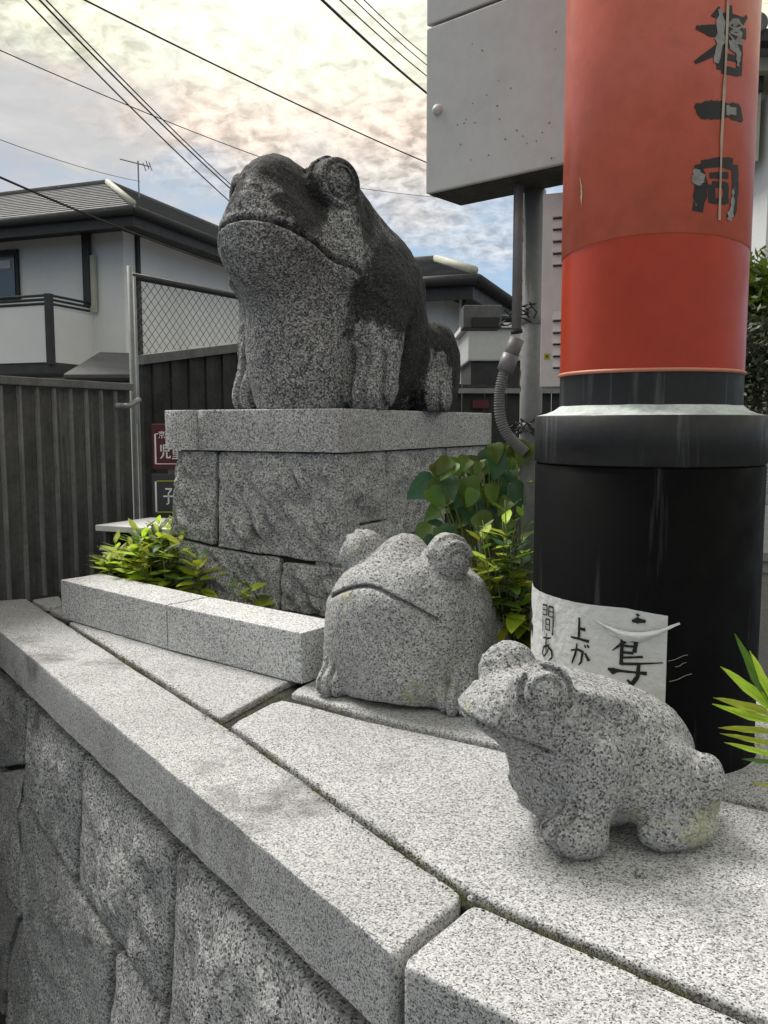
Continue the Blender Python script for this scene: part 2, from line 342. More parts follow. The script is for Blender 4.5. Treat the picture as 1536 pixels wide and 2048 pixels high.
# ------------------------------------------------------------------ stones
def stone(name, poly, O, U, V, Nn, thick, mat, parent, round_=.006, bulge=0.0, rough=0.0, freq=8.0, ds=.03, rings=7, jit=0.0, seed=0, flat_edge=0.0, gap=0.0, crease=0.0):
    """One stone: poly is its outline in the plane (O,U,V), its face looks along Nn and it is thick deep."""
    P = [Vector((a, b)) for a, b in poly]
    area = sum(P[i].x * P[i - 1].y - P[i - 1].x * P[i].y for i in range(len(P)))
    if area > 0: P.reverse()
    Q = []
    for i in range(len(P)):
        a, b = P[i], P[(i + 1) % len(P)]; n = max(1, int((b - a).length / ds))
        # cut corners a little
        for k in range(n):
            q = a.lerp(b, k / n)
            if jit and 0 < k: q = q + Vector((noise.noise(Vector((q.x * 9, q.y * 9, seed))), noise.noise(Vector((q.x * 9, q.y * 9, seed + 7))))) * jit
            if k == 0: q = a.lerp(P[i - 1].lerp(b, .5), min(.35, round_ * .6 / max(1e-4, (a - P[i - 1].lerp(b, .5)).length)))
            Q.append(q)
    c = Vector((0, 0)); tot = 0
    for i in range(len(Q)):
        a, b = Q[i - 1], Q[i]; cr = a.x * b.y - b.x * a.y; c += (a + b) * cr; tot += cr
    c = c / (3 * tot)
    layers = []
    if gap: Q = [c + (q - c) * (1 - gap / (q - c).length) for q in Q]     # (inset, scale toward centre, height)
    layers.append((0.0, 1.0, -thick)); layers.append((0.0, 1.0, -thick * .5)); layers.append((0.0, 1.0, -round_))
    for k in (1, 2, 3):
        a = k / 3 * math.pi / 2; layers.append((round_ * (1 - math.cos(a)), 1.0, -round_ * (1 - math.sin(a))))
    if flat_edge: layers.append((round_ + flat_edge, 1.0, 0.0))
    base_in = layers[-1][0]
    for k in range(1, rings):
        s = 1 - k / rings; layers.append((base_in, s, None))
    vs, fs = [], []; m = len(Q)
    for inset, s, h in layers:
        for q in Q:
            d = q - c; L = d.length; q2 = c + d * ((L - inset) / L) * s if L > inset else c
            hh = h
            if hh is None: hh = bulge * (1 - s ** 2.2)
            p3 = O + U * q2.x + V * q2.y + Nn * hh
            if rough and h is None or (rough and h is not None and h > -thick * .6):
                e = min(1.0, .30 + (1 - s) * 2.6) if h is None else .30
                sp = Vector((q2.x, q2.y, seed * 3.17))
                r1 = noise.fractal(sp * freq, 1.0, 2.1, 5) * rough + noise.noise(sp * freq * .35) * rough * .8
                if crease:
                    cp = Vector((sp.x * 15 - sp.y * 9, sp.x * 3.5 + sp.y * 5.5, sp.z)); r1 += crease * (abs(noise.noise(cp)) * 3.2 - .8) + crease * 1.3 * (abs(noise.noise(cp * 2.3)) - .25)
                p3 = p3 + Nn * (r1 * e)
                if h is not None: p3 = p3 + (U * noise.noise(sp * 17 + Vector((3, 1, 0))) + V * noise.noise(sp * 17 + Vector((0, 9, 4)))) * min(rough * .5, .003)
            vs.append(p3)
    for i in range(len(layers) - 1):
        for k in range(m):
            a, b = i * m + k, i * m + (k + 1) % m; fs.append((a, b, b + m, a + m))
    hc = bulge + (noise.fractal(Vector((c.x, c.y, seed * 3.17)) * freq, 1.0, 2.1, 5) * rough + noise.noise(Vector((c.x, c.y, seed * 3.17)) * freq * .35) * rough * .8 if rough else 0)
    vs.append(O + U * c.x + V * c.y + Nn * hc); ci = len(vs) - 1; o = (len(layers) - 1) * m
    for k in range(m): fs.append((o + k, o + (k + 1) % m, ci))
    if U.cross(V).dot(Nn) > 0: fs = [f[::-1] for f in fs]
    mb = MB(); mb.add(vs, fs)
    return mb.obj(name, mat, parent, smooth=True)
XA, YA, ZA = Vector((1, 0, 0)), Vector((0, 1, 0)), Vector((0, 0, 1))
Z0 = Vector((0, 0, 0))
def zpoly(pix, z=0.0): return [tuple(at_z(x, y, z)[:2]) for x, y in pix]

# street and terrace body
g = MB(); g.add([(-600, -600, GZ), (600, -600, GZ), (600, 600, GZ), (-600, 600, GZ)], [(0, 1, 2, 3)])
go = g.obj('ground', M['asphalt']); go['kind'] = 'structure'

# ---- retaining wall with coping
pA, pB = at_z(788, 1912), at_z(0, 1254)           # outer top edge of the first coping stone
pC = at_z(1010, 2050)
W1 = (pB - pA).normalized(); N1 = Vector((W1.y, -W1.x, 0)) * -1
if N1.dot(EYE - pA) < 0: N1 = -N1
W2 = (pC - at_z(800, 1925)).normalized(); N2 = Vector((W2.y, -W2.x, 0))
if N2.dot(EYE - pA) < 0: N2 = -N2
wall = thing('retaining_wall', 'grey granite retaining wall of rough stones with a smooth pale coping on top', 'wall', (pA.x, pA.y, GZ))
CT = .118
farO, farI = at_z(-70, 1206), at_z(50, 1197)
stone('coping_stone', [tuple(p[:2]) for p in (pA, farO, farI, at_z(444, 1450), at_z(927, 1795))], Z0, XA, YA, ZA, CT, M['coping'], wall, round_=.008, rough=.0016, freq=16, ds=.014, jit=.0035, seed=1)
q0, q1 = at_z(803, 1926), at_z(941, 1806)
stone('coping_stone', [tuple(p[:2]) for p in (q0, q1, at_z(1500, 2046), at_z(2100, 2300), at_z(2100, 2300) + (q0 - q1), )], Z0, XA, YA, ZA, CT, M['coping'], wall, round_=.008, rough=.0016, freq=16, ds=.014, jit=.0035, seed=2)
# rough facing stones below, in the plane of the wall face
fo = pA - N1 * .012
def wpoly(pix):
    r = []
    for x, y in pix:
        p = hit(x, y, fo, N1); r.append(((p - fo).dot(W1), p.z))
    return r
WST = [
    [(-70, 1300), (50, 1399), (45, 1530), (-2, 1537), (-90, 1470)],
    [(55, 1402), (160, 1506), (156, 1620), (147, 1764), (98, 1686), (48, 1598), (49, 1530)],
    [(164, 1508), (345, 1692), (337, 1880), (328, 2020), (229, 1884), (154, 1766), (161, 1620)],
    [(350, 1695), (559, 1902), (770, 2120), (760, 2400), (500, 2500), (328, 2062), (335, 2026), (344, 1880)],
    [(-2, 1543), (44, 1536), (44, 1602), (96, 1692), (146, 1772), (223, 1888), (219, 1960), (212, 2050), (211, 2420), (112, 2420), (106, 1985), (78, 1880), (40, 1820), (2, 1752), (-80, 1650), (-90, 1480)],
    [(230, 1894), (328, 2028), (322, 2060), (480, 2420), (218, 2420), (219, 2050), (225, 1962)],
    [(42, 1832), (74, 1888), (100, 1990), (106, 2420), (0, 2420), (9, 2048), (20, 1905)],
    [(-90, 1660), (0, 1762), (35, 1828), (14, 1900), (3, 2048), (-6, 2420), (-140, 2300)],
]
for i, pp in enumerate(WST):
    stone('stone', wpoly(pp), fo, W1, ZA, N1, .12, M['wall'], wall, round_=.012, bulge=.020, rough=.013, freq=7, ds=.018, rings=22, gap=.006, crease=.007, jit=.003, seed=10 + i)
# stones under the second coping
fo2 = q0 - N2 * .012
for i, (a, b) in enumerate(((0.0, .34), (.345, .8))):
    for j, (z0, z1) in enumerate(((-.43, -.125), (-.84, -.435))):
        stone('stone', [(a + .02 * j, z0), (b - .02 * j, z0), (b - .02, z1), (a, z1)], fo2, W2, ZA, N2, .12, M['wall'], wall, round_=.01, bulge=.01, rough=.011, freq=9, ds=.03, rings=10, seed=30 + i * 2 + j)
# mortar core behind the stones
core = MB()
i1, i2 = pA - N1 * .045, pB + W1 * .25 - N1 * .045
core.box(i1 + ZA * (GZ + .01), i2 - i1, -N1 * .12, ZA * (-.105 - GZ - .01))
j1 = q0 - N2 * .045
core.box(j1 + ZA * (GZ + .01), W2 * 1.0, -N2 * .12, ZA * (-.105 - GZ - .01))
core.obj('mortar_core', M['joint'], wall)

# ---- paving on the terrace
pav = setting('terrace_paving')
bed = MB(); T = [at_z(927, 1795), at_z(444, 1450), at_z(48, 1197), at_z(300, 1080), Vector((-.6, 4.4, 0)), Vector((3.2, 4.4, 0)), Vector((3.2, 1.0, 0)), at_z(2100, 2296)]
T = [Vector((p.x, p.y, 0)) for p in T]
n = len(T)
bed.add([p + ZA * -.016 for p in T] + [p + ZA * (GZ + .02) for p in T], [tuple(range(n))[::-1]] + [(i, (i + 1) % n, n + (i + 1) % n, n + i) for i in range(n)])
bed.obj('joint_bed', M['joint'], pav)
PST = [
    [(137, 1244), (205, 1212), (420, 1250), (640, 1335), (566, 1368), (440, 1437), (300, 1344)],
    [(62, 1199), (118, 1191), (128, 1209), (92, 1214)],
    [(97, 1219), (132, 1212), (200, 1205), (140, 1236)],
    [(460, 1449), (525, 1414), (560, 1399), (760, 1449), (1000, 1500), (1300, 1566), (1700, 1660), (1640, 2075), (1500, 2024), (950, 1786)],
    [(580, 1384), (655, 1345), (760, 1310), (1100, 1330), (1330, 1420), (1340, 1556), (1000, 1488), (760, 1437)],
    [(1350, 1430), (1600, 1380), (2300, 1500), (2000, 1700), (1720, 1652), (1350, 1570)],
    [(1720, 1665), (2000, 1712), (2300, 1800), (2400, 2300), (2100, 2270), (1655, 2082)],
]
for i, pp in enumerate(PST):
    stone('paving_stone', zpoly(pp), Z0, XA, YA, ZA, .05, M['paving'], pav, round_=.008, bulge=0, rough=.0022, freq=7, ds=.03, rings=9, jit=.004, seed=50 + i)

# ------------------------------------------------------------------ planter kerb
kA, kB, kC = at_z(124, 1238), at_z(335, 1301), at_z(603, 1371)
KN = Vector(((kC - kA).y, -(kC - kA).x, 0)).normalized()          # towards the camera
KD = (kC - kA).normalized(); KH = .131
soil = MB(); so_ = kA - KN * .15 + KD * .03
soil.box(so_ + ZA * .004, KD * ((kC - kA).length - .05), -KN * .75, ZA * .045)
so2 = soil.obj('soil', M['soil']); so2['kind'] = 'structure'
for i, (a, b, lab) in enumerate(((kA, kB - KD * .003, 'pale granite kerb block at the far fence end of the planter edge'), (kB + KD * .003, kC, 'pale granite kerb block beside the wide-mouthed frog, nearer end of the planter edge'))):
    mb = MB(); mb.box(a + ZA * .003, b - a, -KN * .155, ZA * KH)
    o = mb.obj('kerb_block', M['kerb'], bevel=.003); tag(o, lab, 'kerb block', 'granite kerb blocks edging the planter')

# ------------------------------------------------------------------ plinth of the big frog
u1, u2 = Vector((-.883, .469, 0)), Vector((.469, .883, 0))
pc = Vector((at(683, 815, 2.6).x, 2.6, 0)); SZ0, SZ1 = .566, .700
plinth = thing('stone_plinth', 'square granite plinth of rough blocks under a smooth slab, carrying the largest frog', 'plinth', pc)
def topslab(a0, a1, b0, b1):
    return [tuple((pc + u1 * a + u2 * b)[:2]) for a, b in ((a0, b0), (a1, b0), (a1, b1), (a0, b1))]
for i, (a0, a1) in enumerate(((0.0, .562), (.573, .707))):
    stone('cap_slab', topslab(a0, a1, 0, 1.28), Vector((0, 0, SZ1)), XA, YA, ZA, SZ1 - SZ0, M['slab'], plinth, round_=.005, rough=.0008, freq=12, ds=.05, seed=70 + i)
PO = pc + u1 * .012 + u2 * .02
FN = -u2; RN = -u1
def fpoly(pix):
    return [((hit(x, y, PO, FN) - PO).dot(u1), hit(x, y, PO, FN).z) for x, y in pix]
def rpoly(pix):
    return [((hit(x, y, PO, RN) - PO).dot(u2), hit(x, y, PO, RN).z) for x, y in pix]
FS = [[(437, 880), (686, 890), (684, 1131), (435, 1094)], [(355, 875), (431, 880), (427, 1091), (338, 1066)],
      [(337, 1074), (428, 1097), (560, 1118), (555, 1330), (320, 1330)], [(564, 1124), (684, 1138), (684, 1330), (560, 1330)]]
for i, pp in enumerate(FS):
    q = fpoly(pp); q = [(a, min(b, SZ0 - .004)) for a, b in q]; q = [(a, max(b, .01)) for a, b in q]
    stone('block', q, PO, u1, ZA, FN, .11, M['rock'], plinth, round_=.006, bulge=.012, rough=.008, freq=9, ds=.014, rings=26, crease=.022, jit=.002, seed=80 + i, flat_edge=.012)
zt = SZ0 - .004
for i, q in enumerate(([(.018, .33), (.30, .33), (.30, zt), (.018, zt)], [(.306, .26), (.80, .26), (.80, zt), (.306, zt)], [(.806, .30), (1.22, .30), (1.22, zt), (.806, zt)],
                       [(.018, .01), (.42, .01), (.42, .324), (.30, .324), (.018, .324)], [(.43, .01), (1.22, .01), (1.22, .252), (.43, .252)])):
    stone('block', q, PO, u2, ZA, RN, .11, M['rock'], plinth, round_=.008, bulge=.012, rough=.007, freq=8, ds=.02, rings=14, crease=.016, seed=90 + i, flat_edge=.01)
core = MB(); core.box(PO + u1 * .02 + u2 * .02 + ZA * .005, u1 * .62, u2 * 1.18, ZA * .555); core.obj('core', M['joint'], plinth)

# ------------------------------------------------------------------ carved frogs (smooth solid modelled as a field, then skinned)
def surface(fn, lo, hi, h):
    lo, hi = np.array(lo, float), np.array(hi, float); n = np.ceil((hi - lo) / h).astype(int) + 1
    ax = [lo[i] + h * np.arange(n[i]) for i in range(3)]
    f, l, z = np.meshgrid(*ax, indexing='ij', sparse=True)
    D = fn(f, l, z).astype(np.float32); D = np.broadcast_to(D, tuple(n))
    S = D < 0
    c8 = [S[i:n[0] - 1 + i, j:n[1] - 1 + j, k:n[2] - 1 + k] for i in (0, 1) for j in (0, 1) for k in (0, 1)]
    act = np.any(c8, axis=0) & ~np.all(c8, axis=0)
    idx = -np.ones(act.shape, np.int64); cells = np.argwhere(act); idx[act] = np.arange(len(cells))
    acc = np.zeros((len(cells), 3)); cnt = np.zeros(len(cells))
    corners = [(i, j, k) for i in (0, 1) for j in (0, 1) for k in (0, 1)]
    for a in range(8):
        for b in range(a + 1, 8):
            A, B = np.array(corners[a]), np.array(corners[b])
            if np.abs(A - B).sum() != 1: continue
            ia, ib = cells + A, cells + B
            da = D[ia[:, 0], ia[:, 1], ia[:, 2]]; db = D[ib[:, 0], ib[:, 1], ib[:, 2]]
            m = (da < 0) != (db < 0); t = np.where(m, da / np.where(m, da - db, 1), 0)
            acc += m[:, None] * (A + t[:, None] * (B - A)); cnt += m
    P = lo + h * (cells + acc / cnt[:, None])
    faces = []
    for d in range(3):
        e1, e2 = (d + 1) % 3, (d + 2) % 3
        sl0 = [slice(None)] * 3; sl1 = [slice(None)] * 3; sl0[d] = slice(0, n[d] - 1); sl1[d] = slice(1, n[d])
        a, b = S[tuple(sl0)], S[tuple(sl1)]; ed = np.argwhere(a != b)
        ok = (ed[:, e1] > 0) & (ed[:, e2] > 0) & (ed[:, e1] < n[e1] - 1) & (ed[:, e2] < n[e2] - 1); ed = ed[ok]
        sgn = a[ed[:, 0], ed[:, 1], ed[:, 2]]
        q = []
        for o1, o2 in ((1, 1), (0, 1), (0, 0), (1, 0)):
            c = ed.copy(); c[:, e1] -= o1; c[:, e2] -= o2; q.append(idx[c[:, 0], c[:, 1], c[:, 2]])
        q = np.stack(q, 1); q[~sgn] = q[~sgn][:, ::-1]; faces.append(q)
    return P, np.concatenate(faces)
def ell(f, l, z, c, r, pitch=0.0, yaw=0.0):
    x, y, w_ = f - c[0], l - c[1], z - c[2]
    if yaw: a, s = math.cos(yaw), math.sin(yaw); x, y = x * a + y * s, -x * s + y * a
    if pitch: a, s = math.cos(pitch), math.sin(pitch); x, w_ = x * a + w_ * s, -x * s + w_ * a
    k0 = np.sqrt((x / r[0]) ** 2 + (y / r[1]) ** 2 + (w_ / r[2]) ** 2); k1 = np.sqrt((x / r[0] ** 2) ** 2 + (y / r[1] ** 2) ** 2 + (w_ / r[2] ** 2) ** 2) + 1e-9
    return k0 * (k0 - 1) / k1
def cap(f, l, z, a, b, ra, rb):
    a, b = np.array(a), np.array(b); d = b - a; t = np.clip(((f - a[0]) * d[0] + (l - a[1]) * d[1] + (z - a[2]) * d[2]) / (d @ d), 0, 1)
    return np.sqrt((f - a[0] - t * d[0]) ** 2 + (l - a[1] - t * d[1]) ** 2 + (z - a[2] - t * d[2]) ** 2) - (ra + (rb - ra) * t)
def smin(a, b, k): h_ = np.clip(.5 + .5 * (b - a) / k, 0, 1); return b + (a - b) * h_ - k * h_ * (1 - h_)
def smax(a, b, k): return -smin(-a, -b, k)
def gauss(x, w_): return np.exp(-(x / w_) ** 2)
def wob(f, l, z, s): return np.sin(f * s + 1.3 + 1.7 * np.sin(z * s * .7)) * np.sin(l * s * 1.1 + .4) * np.cos(z * s * .9 + 2.1)
def sstep(x, a, b): t = np.clip((x - a) / (b - a), 0, 1); return t * t * (3 - 2 * t)
def toes(d, f, l, z, c, ang, sp, depth, wdt, zmax, fmin, n=2):
    """fan of grooves that part the toes of a paw centred at c"""
    ca, sa = math.cos(ang), math.sin(ang); x, y = (f - c[0]) * ca + (l - c[1]) * sa, -(f - c[0]) * sa + (l - c[1]) * ca
    m = sstep(x, fmin, fmin + .05) * sstep(-z, -zmax, -zmax * .6) * (np.abs(y) < sp * (n + .6))
    g_ = 0
    for k in range(n): g_ = g_ + gauss(y - (k - (n - 1) / 2) * sp * (1 + x * 2.0), wdt)
    return d + depth * m * g_

def rough_(f, l, z, k, seed, n=9):
    r_ = np.random.RandomState(seed); o = 0
    for _ in range(n):
        v = r_.normal(size=3); v = v / np.linalg.norm(v) * k * r_.uniform(.6, 1.5); p = r_.uniform(0, 6.28)
        o = o + np.sin(f * v[0] + l * v[1] + z * v[2] + p)
    return o / math.sqrt(n)
class Frog:
    def __init__(s, name, label, base, theta, mat):
        s.F = Vector((-math.sin(theta), -math.cos(theta), 0)); s.L = Vector((math.cos(theta), -math.sin(theta), 0)); s.b = Vector(base); s.mat = mat
        s.t = thing(name, label, 'frog statue', base)
    def w(s, f, l, z): return s.b + s.F * f + s.L * l + ZA * z
    def d(s, f, l, z): return s.F * f + s.L * l + ZA * z
    def body(s, fn, lo, hi, h):
        P, Q = surface(fn, lo, hi, h)
        F, L = np.array(s.F), np.array(s.L)
        X = P[:, :1] * F + P[:, 1:2] * L + P[:, 2:3] * np.array((0, 0, 1.0))
        # the frame (F, L, up) is left-handed or right-handed: keep faces outward
        if s.F.cross(s.L).z < 0: Q = Q[:, ::-1]
        me = bpy.data.meshes.new('body'); me.from_pydata(X.tolist(), [], Q.tolist()); me.materials.append(s.mat)
        me.polygons.foreach_set('use_smooth', [True] * len(me.polygons)); me.update()
        o = bpy.data.objects.new('body', me); col.objects.link(o); o.parent = s.t
    def eye(s, c, axis, prof, n=40):
        m = MB(); m.lathe(s.w(*c), s.d(*axis), prof, n); m.obj('eye', s.mat, s.t, smooth=True)

# -- the big weathered frog on the plinth
def big(f, l, z):
    la = np.abs(l)
    d = ell(f, l, z, (-.17, 0, .41), (.34, .325, .29), pitch=.30)                 # shoulders and back
    d = smin(d, ell(f, l, z, (-.30, 0, .20), (.38, .30, .26), pitch=.2), .08)
    d = smin(d, ell(f, l, z, (.03, 0, .22), (.19, .195, .36)), .07)              # belly
    d = smin(d, ell(f, l, z, (.13, 0, .50), (.245, .20, .17), pitch=.35), .07)    # throat and lower jaw
    head = smin(ell(f, l, z, (.145, 0, .632), (.185, .122, .158), pitch=.60), ell(f, l, z, (.215, 0, .60), (.13, .115, .085), pitch=.35), .04)            # snout
    head = smin(head, cap(f, la, z, (.06, .15, .68), (.075, .180, .45), .075, .075), .025)   # cheek pillar under the eye
    head = smin(head, ell(f, l, z, (.03, 0, .58), (.20, .17, .16)), .05)
    d = smin(d, head, .03)
    d = smin(d, ell(f, la, z, (.09, .140, .705), (.094, .082, .092)), .008)      # eye mounds
    d = smin(d, ell(f, la, z, (-.07, .13, .63), (.15, .09, .09), pitch=.6), .05)
    d = smin(d, ell(f, la, z, (-.50, .245, .155), (.17, .085, .19), pitch=.25), .025)   # haunch
    d = smin(d, cap(f, la, z, (-.10, .235, .40), (-.035, .235, .10), .10, .082), .03)   # foreleg
    d = smin(d, ell(f, la, z, (-.015, .238, .06), (.09, .080, .10), pitch=.35), .025)
    d = smin(d, ell(f, la, z, (-.40, .285, .055), (.105, .068, .085), pitch=.25), .010)
    d = toes(d, f, la, z, (-.03, .24), .12, .048, .022, .0075, .26, -.06, 3)
    d = toes(d, f, la, z, (-.45, .285), .2, .045, .016, .0065, .15, .02, 2)
    # mouth: a deep thin line that falls from the snout to the corners
    zm = .430 + .50 * (f - .08)
    m = sstep(f, .065, .10)
    d = d + .045 * gauss(z - zm, .0062) * m
    d = d - .004 * gauss(z - zm + .020, .012) * m
    # crease in front of the haunch and behind the foreleg
    d = d + .014 * gauss(f + .30 + (z - .2) * .3, .010) * sstep(la, .2, .25) * sstep(-z, -.38, -.2)
    d = d + .012 * gauss(f + .17 + (z - .2) * .1, .010) * sstep(la, .2, .25) * sstep(-z, -.40, -.2)
    ex, ey, ez = f - .09, la - .138, z - .705; ax = np.array((.38, .90, .08)); ax = ax / np.linalg.norm(ax)
    t_ = ex * ax[0] + ey * ax[1] + ez * ax[2]; rr = np.sqrt(np.maximum(ex ** 2 + ey ** 2 + ez ** 2 - t_ ** 2, 0))
    d = d + .010 * gauss(rr - .082, .0045) * (t_ > -.02)
    d = d + .0028 * rough_(f, l, z, 24, 1) + .0016 * rough_(f, l, z, 80, 2) + .0012 * rough_(f, l, z, 230, 3)
    return np.maximum(d, -z)
bf = Frog('frog_statue', 'largest stone frog, dark and weathered, sitting on the tall plinth', (-.26, 2.96, SZ1), R(28), M['bigfrog'])
bf.body(big, (-.80, -.42, -.02), (.48, .42, .90), .0068)
for s_ in (1, -1):
    bf.eye((.09 + .38 * .064, s_ * (.140 + .90 * .064), .705 + .08 * .064), (.38, s_ * .90, .08), [(.078, -.03), (.077, .002), (.072, .011), (.064, .013), (.059, .004), (.055, .012), (.047, .020), (.040, .021), (.036, .010), (.031, .020), (.018, .027), (0.0005, .029)])

# -- the wide-mouthed frog in the middle
def middle(f, l, z):
    la = np.abs(l)
    d = ell(f, l, z, (-.11, 0, .165), (.21, .20, .185), pitch=.25)
    d = smin(d, ell(f, l, z, (-.02, 0, .225), (.125, .165, .125)), .04)
    d = smin(d, ell(f, l, z, (-.005, 0, .14), (.105, .165, .16)), .04)         # broad flat front
    d = smin(d, ell(f, l, z, (-.01, 0, .06), (.095, .15, .10)), .03)
    d = smin(d, ell(f, l, z, (-.05, 0, .335), (.07, .055, .058)), .025)      # brow between the eyes
    d = smin(d, ell(f, la, z, (-.045, .107, .338), (.062, .048, .060)), .008)
    d = smin(d, ell(f, la, z, (-.105, .150, .262), (.045, .030, .032)), .014)
    d = smin(d, cap(f, la, z, (-.05, .158, .20), (.0, .158, .035), .050, .037), .018)
    d = smin(d, ell(f, la, z, (.018, .156, .028), (.050, .040, .042)), .02)
    d = smin(d, ell(f, la, z, (-.21, .155, .09), (.10, .065, .10)), .02)
    d = smin(d, ell(f, la, z, (-.12, .19, .03), (.07, .035, .035)), .015)
    d = toes(d, f, la, z, (.018, .156), .1, .026, .012, .0042, .10, -.04, 2)
    d = smax(d, -(ell(f, l, z, (.06, 0, -.012), (.22, .118, .030))), .006)   # gap under the belly
    zm = .284 - .060 * (np.abs(l + .03) / .15) ** 1.6
    d = d + .020 * gauss(z - zm, .0036) * sstep(f, -.01, .02) * sstep(-l, -.142, -.128) * sstep(l, -.165, -.15)
    ex, ey, ez = f + .045, la - .107, z - .334; t_ = ex * .52 + ey * .854; rr = np.sqrt(np.maximum(ex ** 2 + ey ** 2 + ez ** 2 - t_ ** 2, 0))
    d = smin(d, np.sqrt((rr - .045) ** 2 + (t_ - .034) ** 2) - .0075 + .06 * (1 - sstep(z, .318, .345)), .005)
    d = smin(d, np.sqrt((rr - .060) ** 2 + (t_ - .014) ** 2) - .006 + .06 * (1 - sstep(z, .332, .352)), .006)
    d = d + .0018 * rough_(f, l, z, 40, 4) + .0011 * rough_(f, l, z, 130, 5) + .0007 * rough_(f, l, z, 380, 6)
    return np.maximum(d, -z)
mf = Frog('frog_statue', 'pale speckled frog facing forward with a wide downturned mouth, beside the kerb block', (.028, 1.958, .002), R(25), M['frog'])
mf.body(middle, (-.34, -.25, -.01), (.15, .25, .42), .0038)
for s_ in (1, -1):
    mf.eye((-.045 + .52 * .050, s_ * (.107 + .85 * .043), .332), (.52, s_ * .85, .02), [(.038, -.016), (.037, .0), (.032, .006), (.027, .002), (.024, .007), (.013, .013), (.0005, .0145)])

# -- the small frog in front, in profile
def front(f, l, z):
    la = np.abs(l); fo_ = f + .035 * sstep(-l, .0, .05)      # the far foreleg is tucked a little
    d = ell(f, l, z, (-.095, 0, .125), (.160, .115, .105), pitch=.16)
    d = smin(d, ell(f, l, z, (-.07, 0, .07), (.12, .10, .07)), .03)              # low belly
    d = smin(d, ell(f, l, z, (-.04, 0, .165), (.12, .100, .078), pitch=.25), .04)
    d = smin(d, ell(f, l, z, (.025, 0, .198), (.102, .100, .062), pitch=.0), .03)     # head
    d = smin(d, ell(f, l, z, (.086, 0, .203), (.066, .070, .034), pitch=-.08), .025)      # snout
    d = smin(d, ell(f, l, z, (-.035, 0, .10), (.068, .085, .115), pitch=-.25), .03)     # chest
    d = smin(d, ell(f, la, z, (.042, .060, .246), (.046, .038, .042)), .014)          # eyes
    d = smin(d, ell(f, la, z, (-.055, .078, .228), (.055, .018, .014), pitch=.35), .014)  # fold behind the eye
    d = smin(d, ell(f, la, z, (-.170, .098, .078), (.085, .036, .066), pitch=.35), .028)
    d = smin(d, ell(f, la, z, (-.215, .112, .095), (.030, .032, .044)), .010)
    d = smin(d, cap(fo_, la, z, (-.040, .090, .14), (-.015, .098, .040), .050, .036), .018)
    d = smin(d, ell(fo_, la, z, (.0, .100, .030), (.056, .038, .036), pitch=.3), .014)
    d = smin(d, ell(f, la, z, (-.165, .120, .027), (.068, .036, .030)), .010)
    d = toes(d, fo_, la, z, (.0, .100), .12, .022, .013, .0042, .11, -.05, 2)
    d = smax(d, -ell(f, l, z, (-.075, .12, -.006), (.030, .09, .016)), .006)
    zm = .158 + .40 * (f - .035)
    d = d + .012 * gauss(z - zm, .0028) * sstep(f, .018, .035)
    d = d + .006 * sstep(zm - z, 0, .006) * sstep(z - zm, -.07, -.01) * sstep(f, .02, .05)
    ex, ez = f - .045, z - .246
    rr = np.sqrt(ex ** 2 + ez ** 2); side = sstep(la, .045, .065)
    d = d + .004 * gauss(rr - .037, .004) * side
    s2 = sstep(la, .025, .075); up_ = sstep(z + .2 * f, .228, .268)
    d = d - .0065 * gauss(rr - .046, .0055) * s2 * up_ - .0045 * gauss(rr - .064, .0055) * sstep(la, .0, .05) * sstep(z + .3 * f, .235, .275)
    d = d + .0014 * rough_(f, l, z, 55, 7) + .0008 * rough_(f, l, z, 170, 8) + .0005 * rough_(f, l, z, 480, 9)
    return np.maximum(d, -z)
ff = Frog('frog_statue', 'smallest pale granite frog, seen in profile with its head raised, nearest the viewer', (.263, 1.328, .002), R(75), M['frog'])
ff.body(front, (-.29, -.19, -.01), (.19, .19, .32), .0029)
for s_ in (1, -1):
    ff.eye((.042 + .16 * .034, s_ * (.060 + .97 * .0325), .246 + .12 * .034), (.16, s_ * .97, .12), [(.033, -.012), (.0325, .001), (.029, .005), (.025, .003), (.0225, .001), (.020, .006), (.012, .011), (.0005, .0125)])

# ------------------------------------------------------------------ torii pillar
TC = Vector((at(1296, 850, 1.73).x, 1.73, 0)); RS, RP = .2235, .1765
def zat(py, Y): return at(768, py, Y).z
tor = thing('torii_pillar', 'thick vermilion torii pillar with a black foot and peeling black brush letters', 'pillar', TC)
zc0, zc1 = .574, .668        # collar
zb1 = zat(742, 1.545)
m = MB(); m.lathe(TC, ZA, [(RS + .004, 0.001), (RS, .01), (RS, zc0 - .003), (RS - .004, zc0)], 96); m.obj('sleeve', M['black'], tor, smooth=True)
m = MB(); m.lathe(TC, ZA, [(RS - .004, zc0), (RS + .002, zc0 + .003), (RS + .002, zc1 - .002), (RS - .001, zc1)], 96); m.obj('collar', M['lead'], tor, smooth=True)
m = MB()
n_ = 96
prof = [(RS - .001, zc1), (RS - .02, zc1 + .004), (RP + .012, zc1 + .010), (RP + .003, zc1 + .017), (RP - .001, zc1 + .02)]
m.lathe(TC, ZA, prof, n_)
for i, v in enumerate(m.v): v.z += .0012 * noise.noise(v * 30) * (0 if i < n_ else 1)
m.obj('cement_ring', M['verdigris'], tor, smooth=True)
m = MB(); m.lathe(TC, ZA, [(RP, zc1), (RP, zb1)], 96); m.obj('black_band', M['lead'], tor, smooth=True)
m = MB(); m.lathe(TC, ZA, [(RP, zb1), (RP + .004, zb1 + .001), (RP + .004, zb1 + .005), (RP + .001, zb1 + .007)], 96); m.obj('band_edge', M['redrim'], tor, smooth=True)
zf = zat(470, 1.55)
m = MB(); m.lathe(TC, ZA, [(RP + .0005, zb1 + .007), (RP + .0005, 3.6)], 96); m.obj('shaft', M['red'], tor, smooth=True)
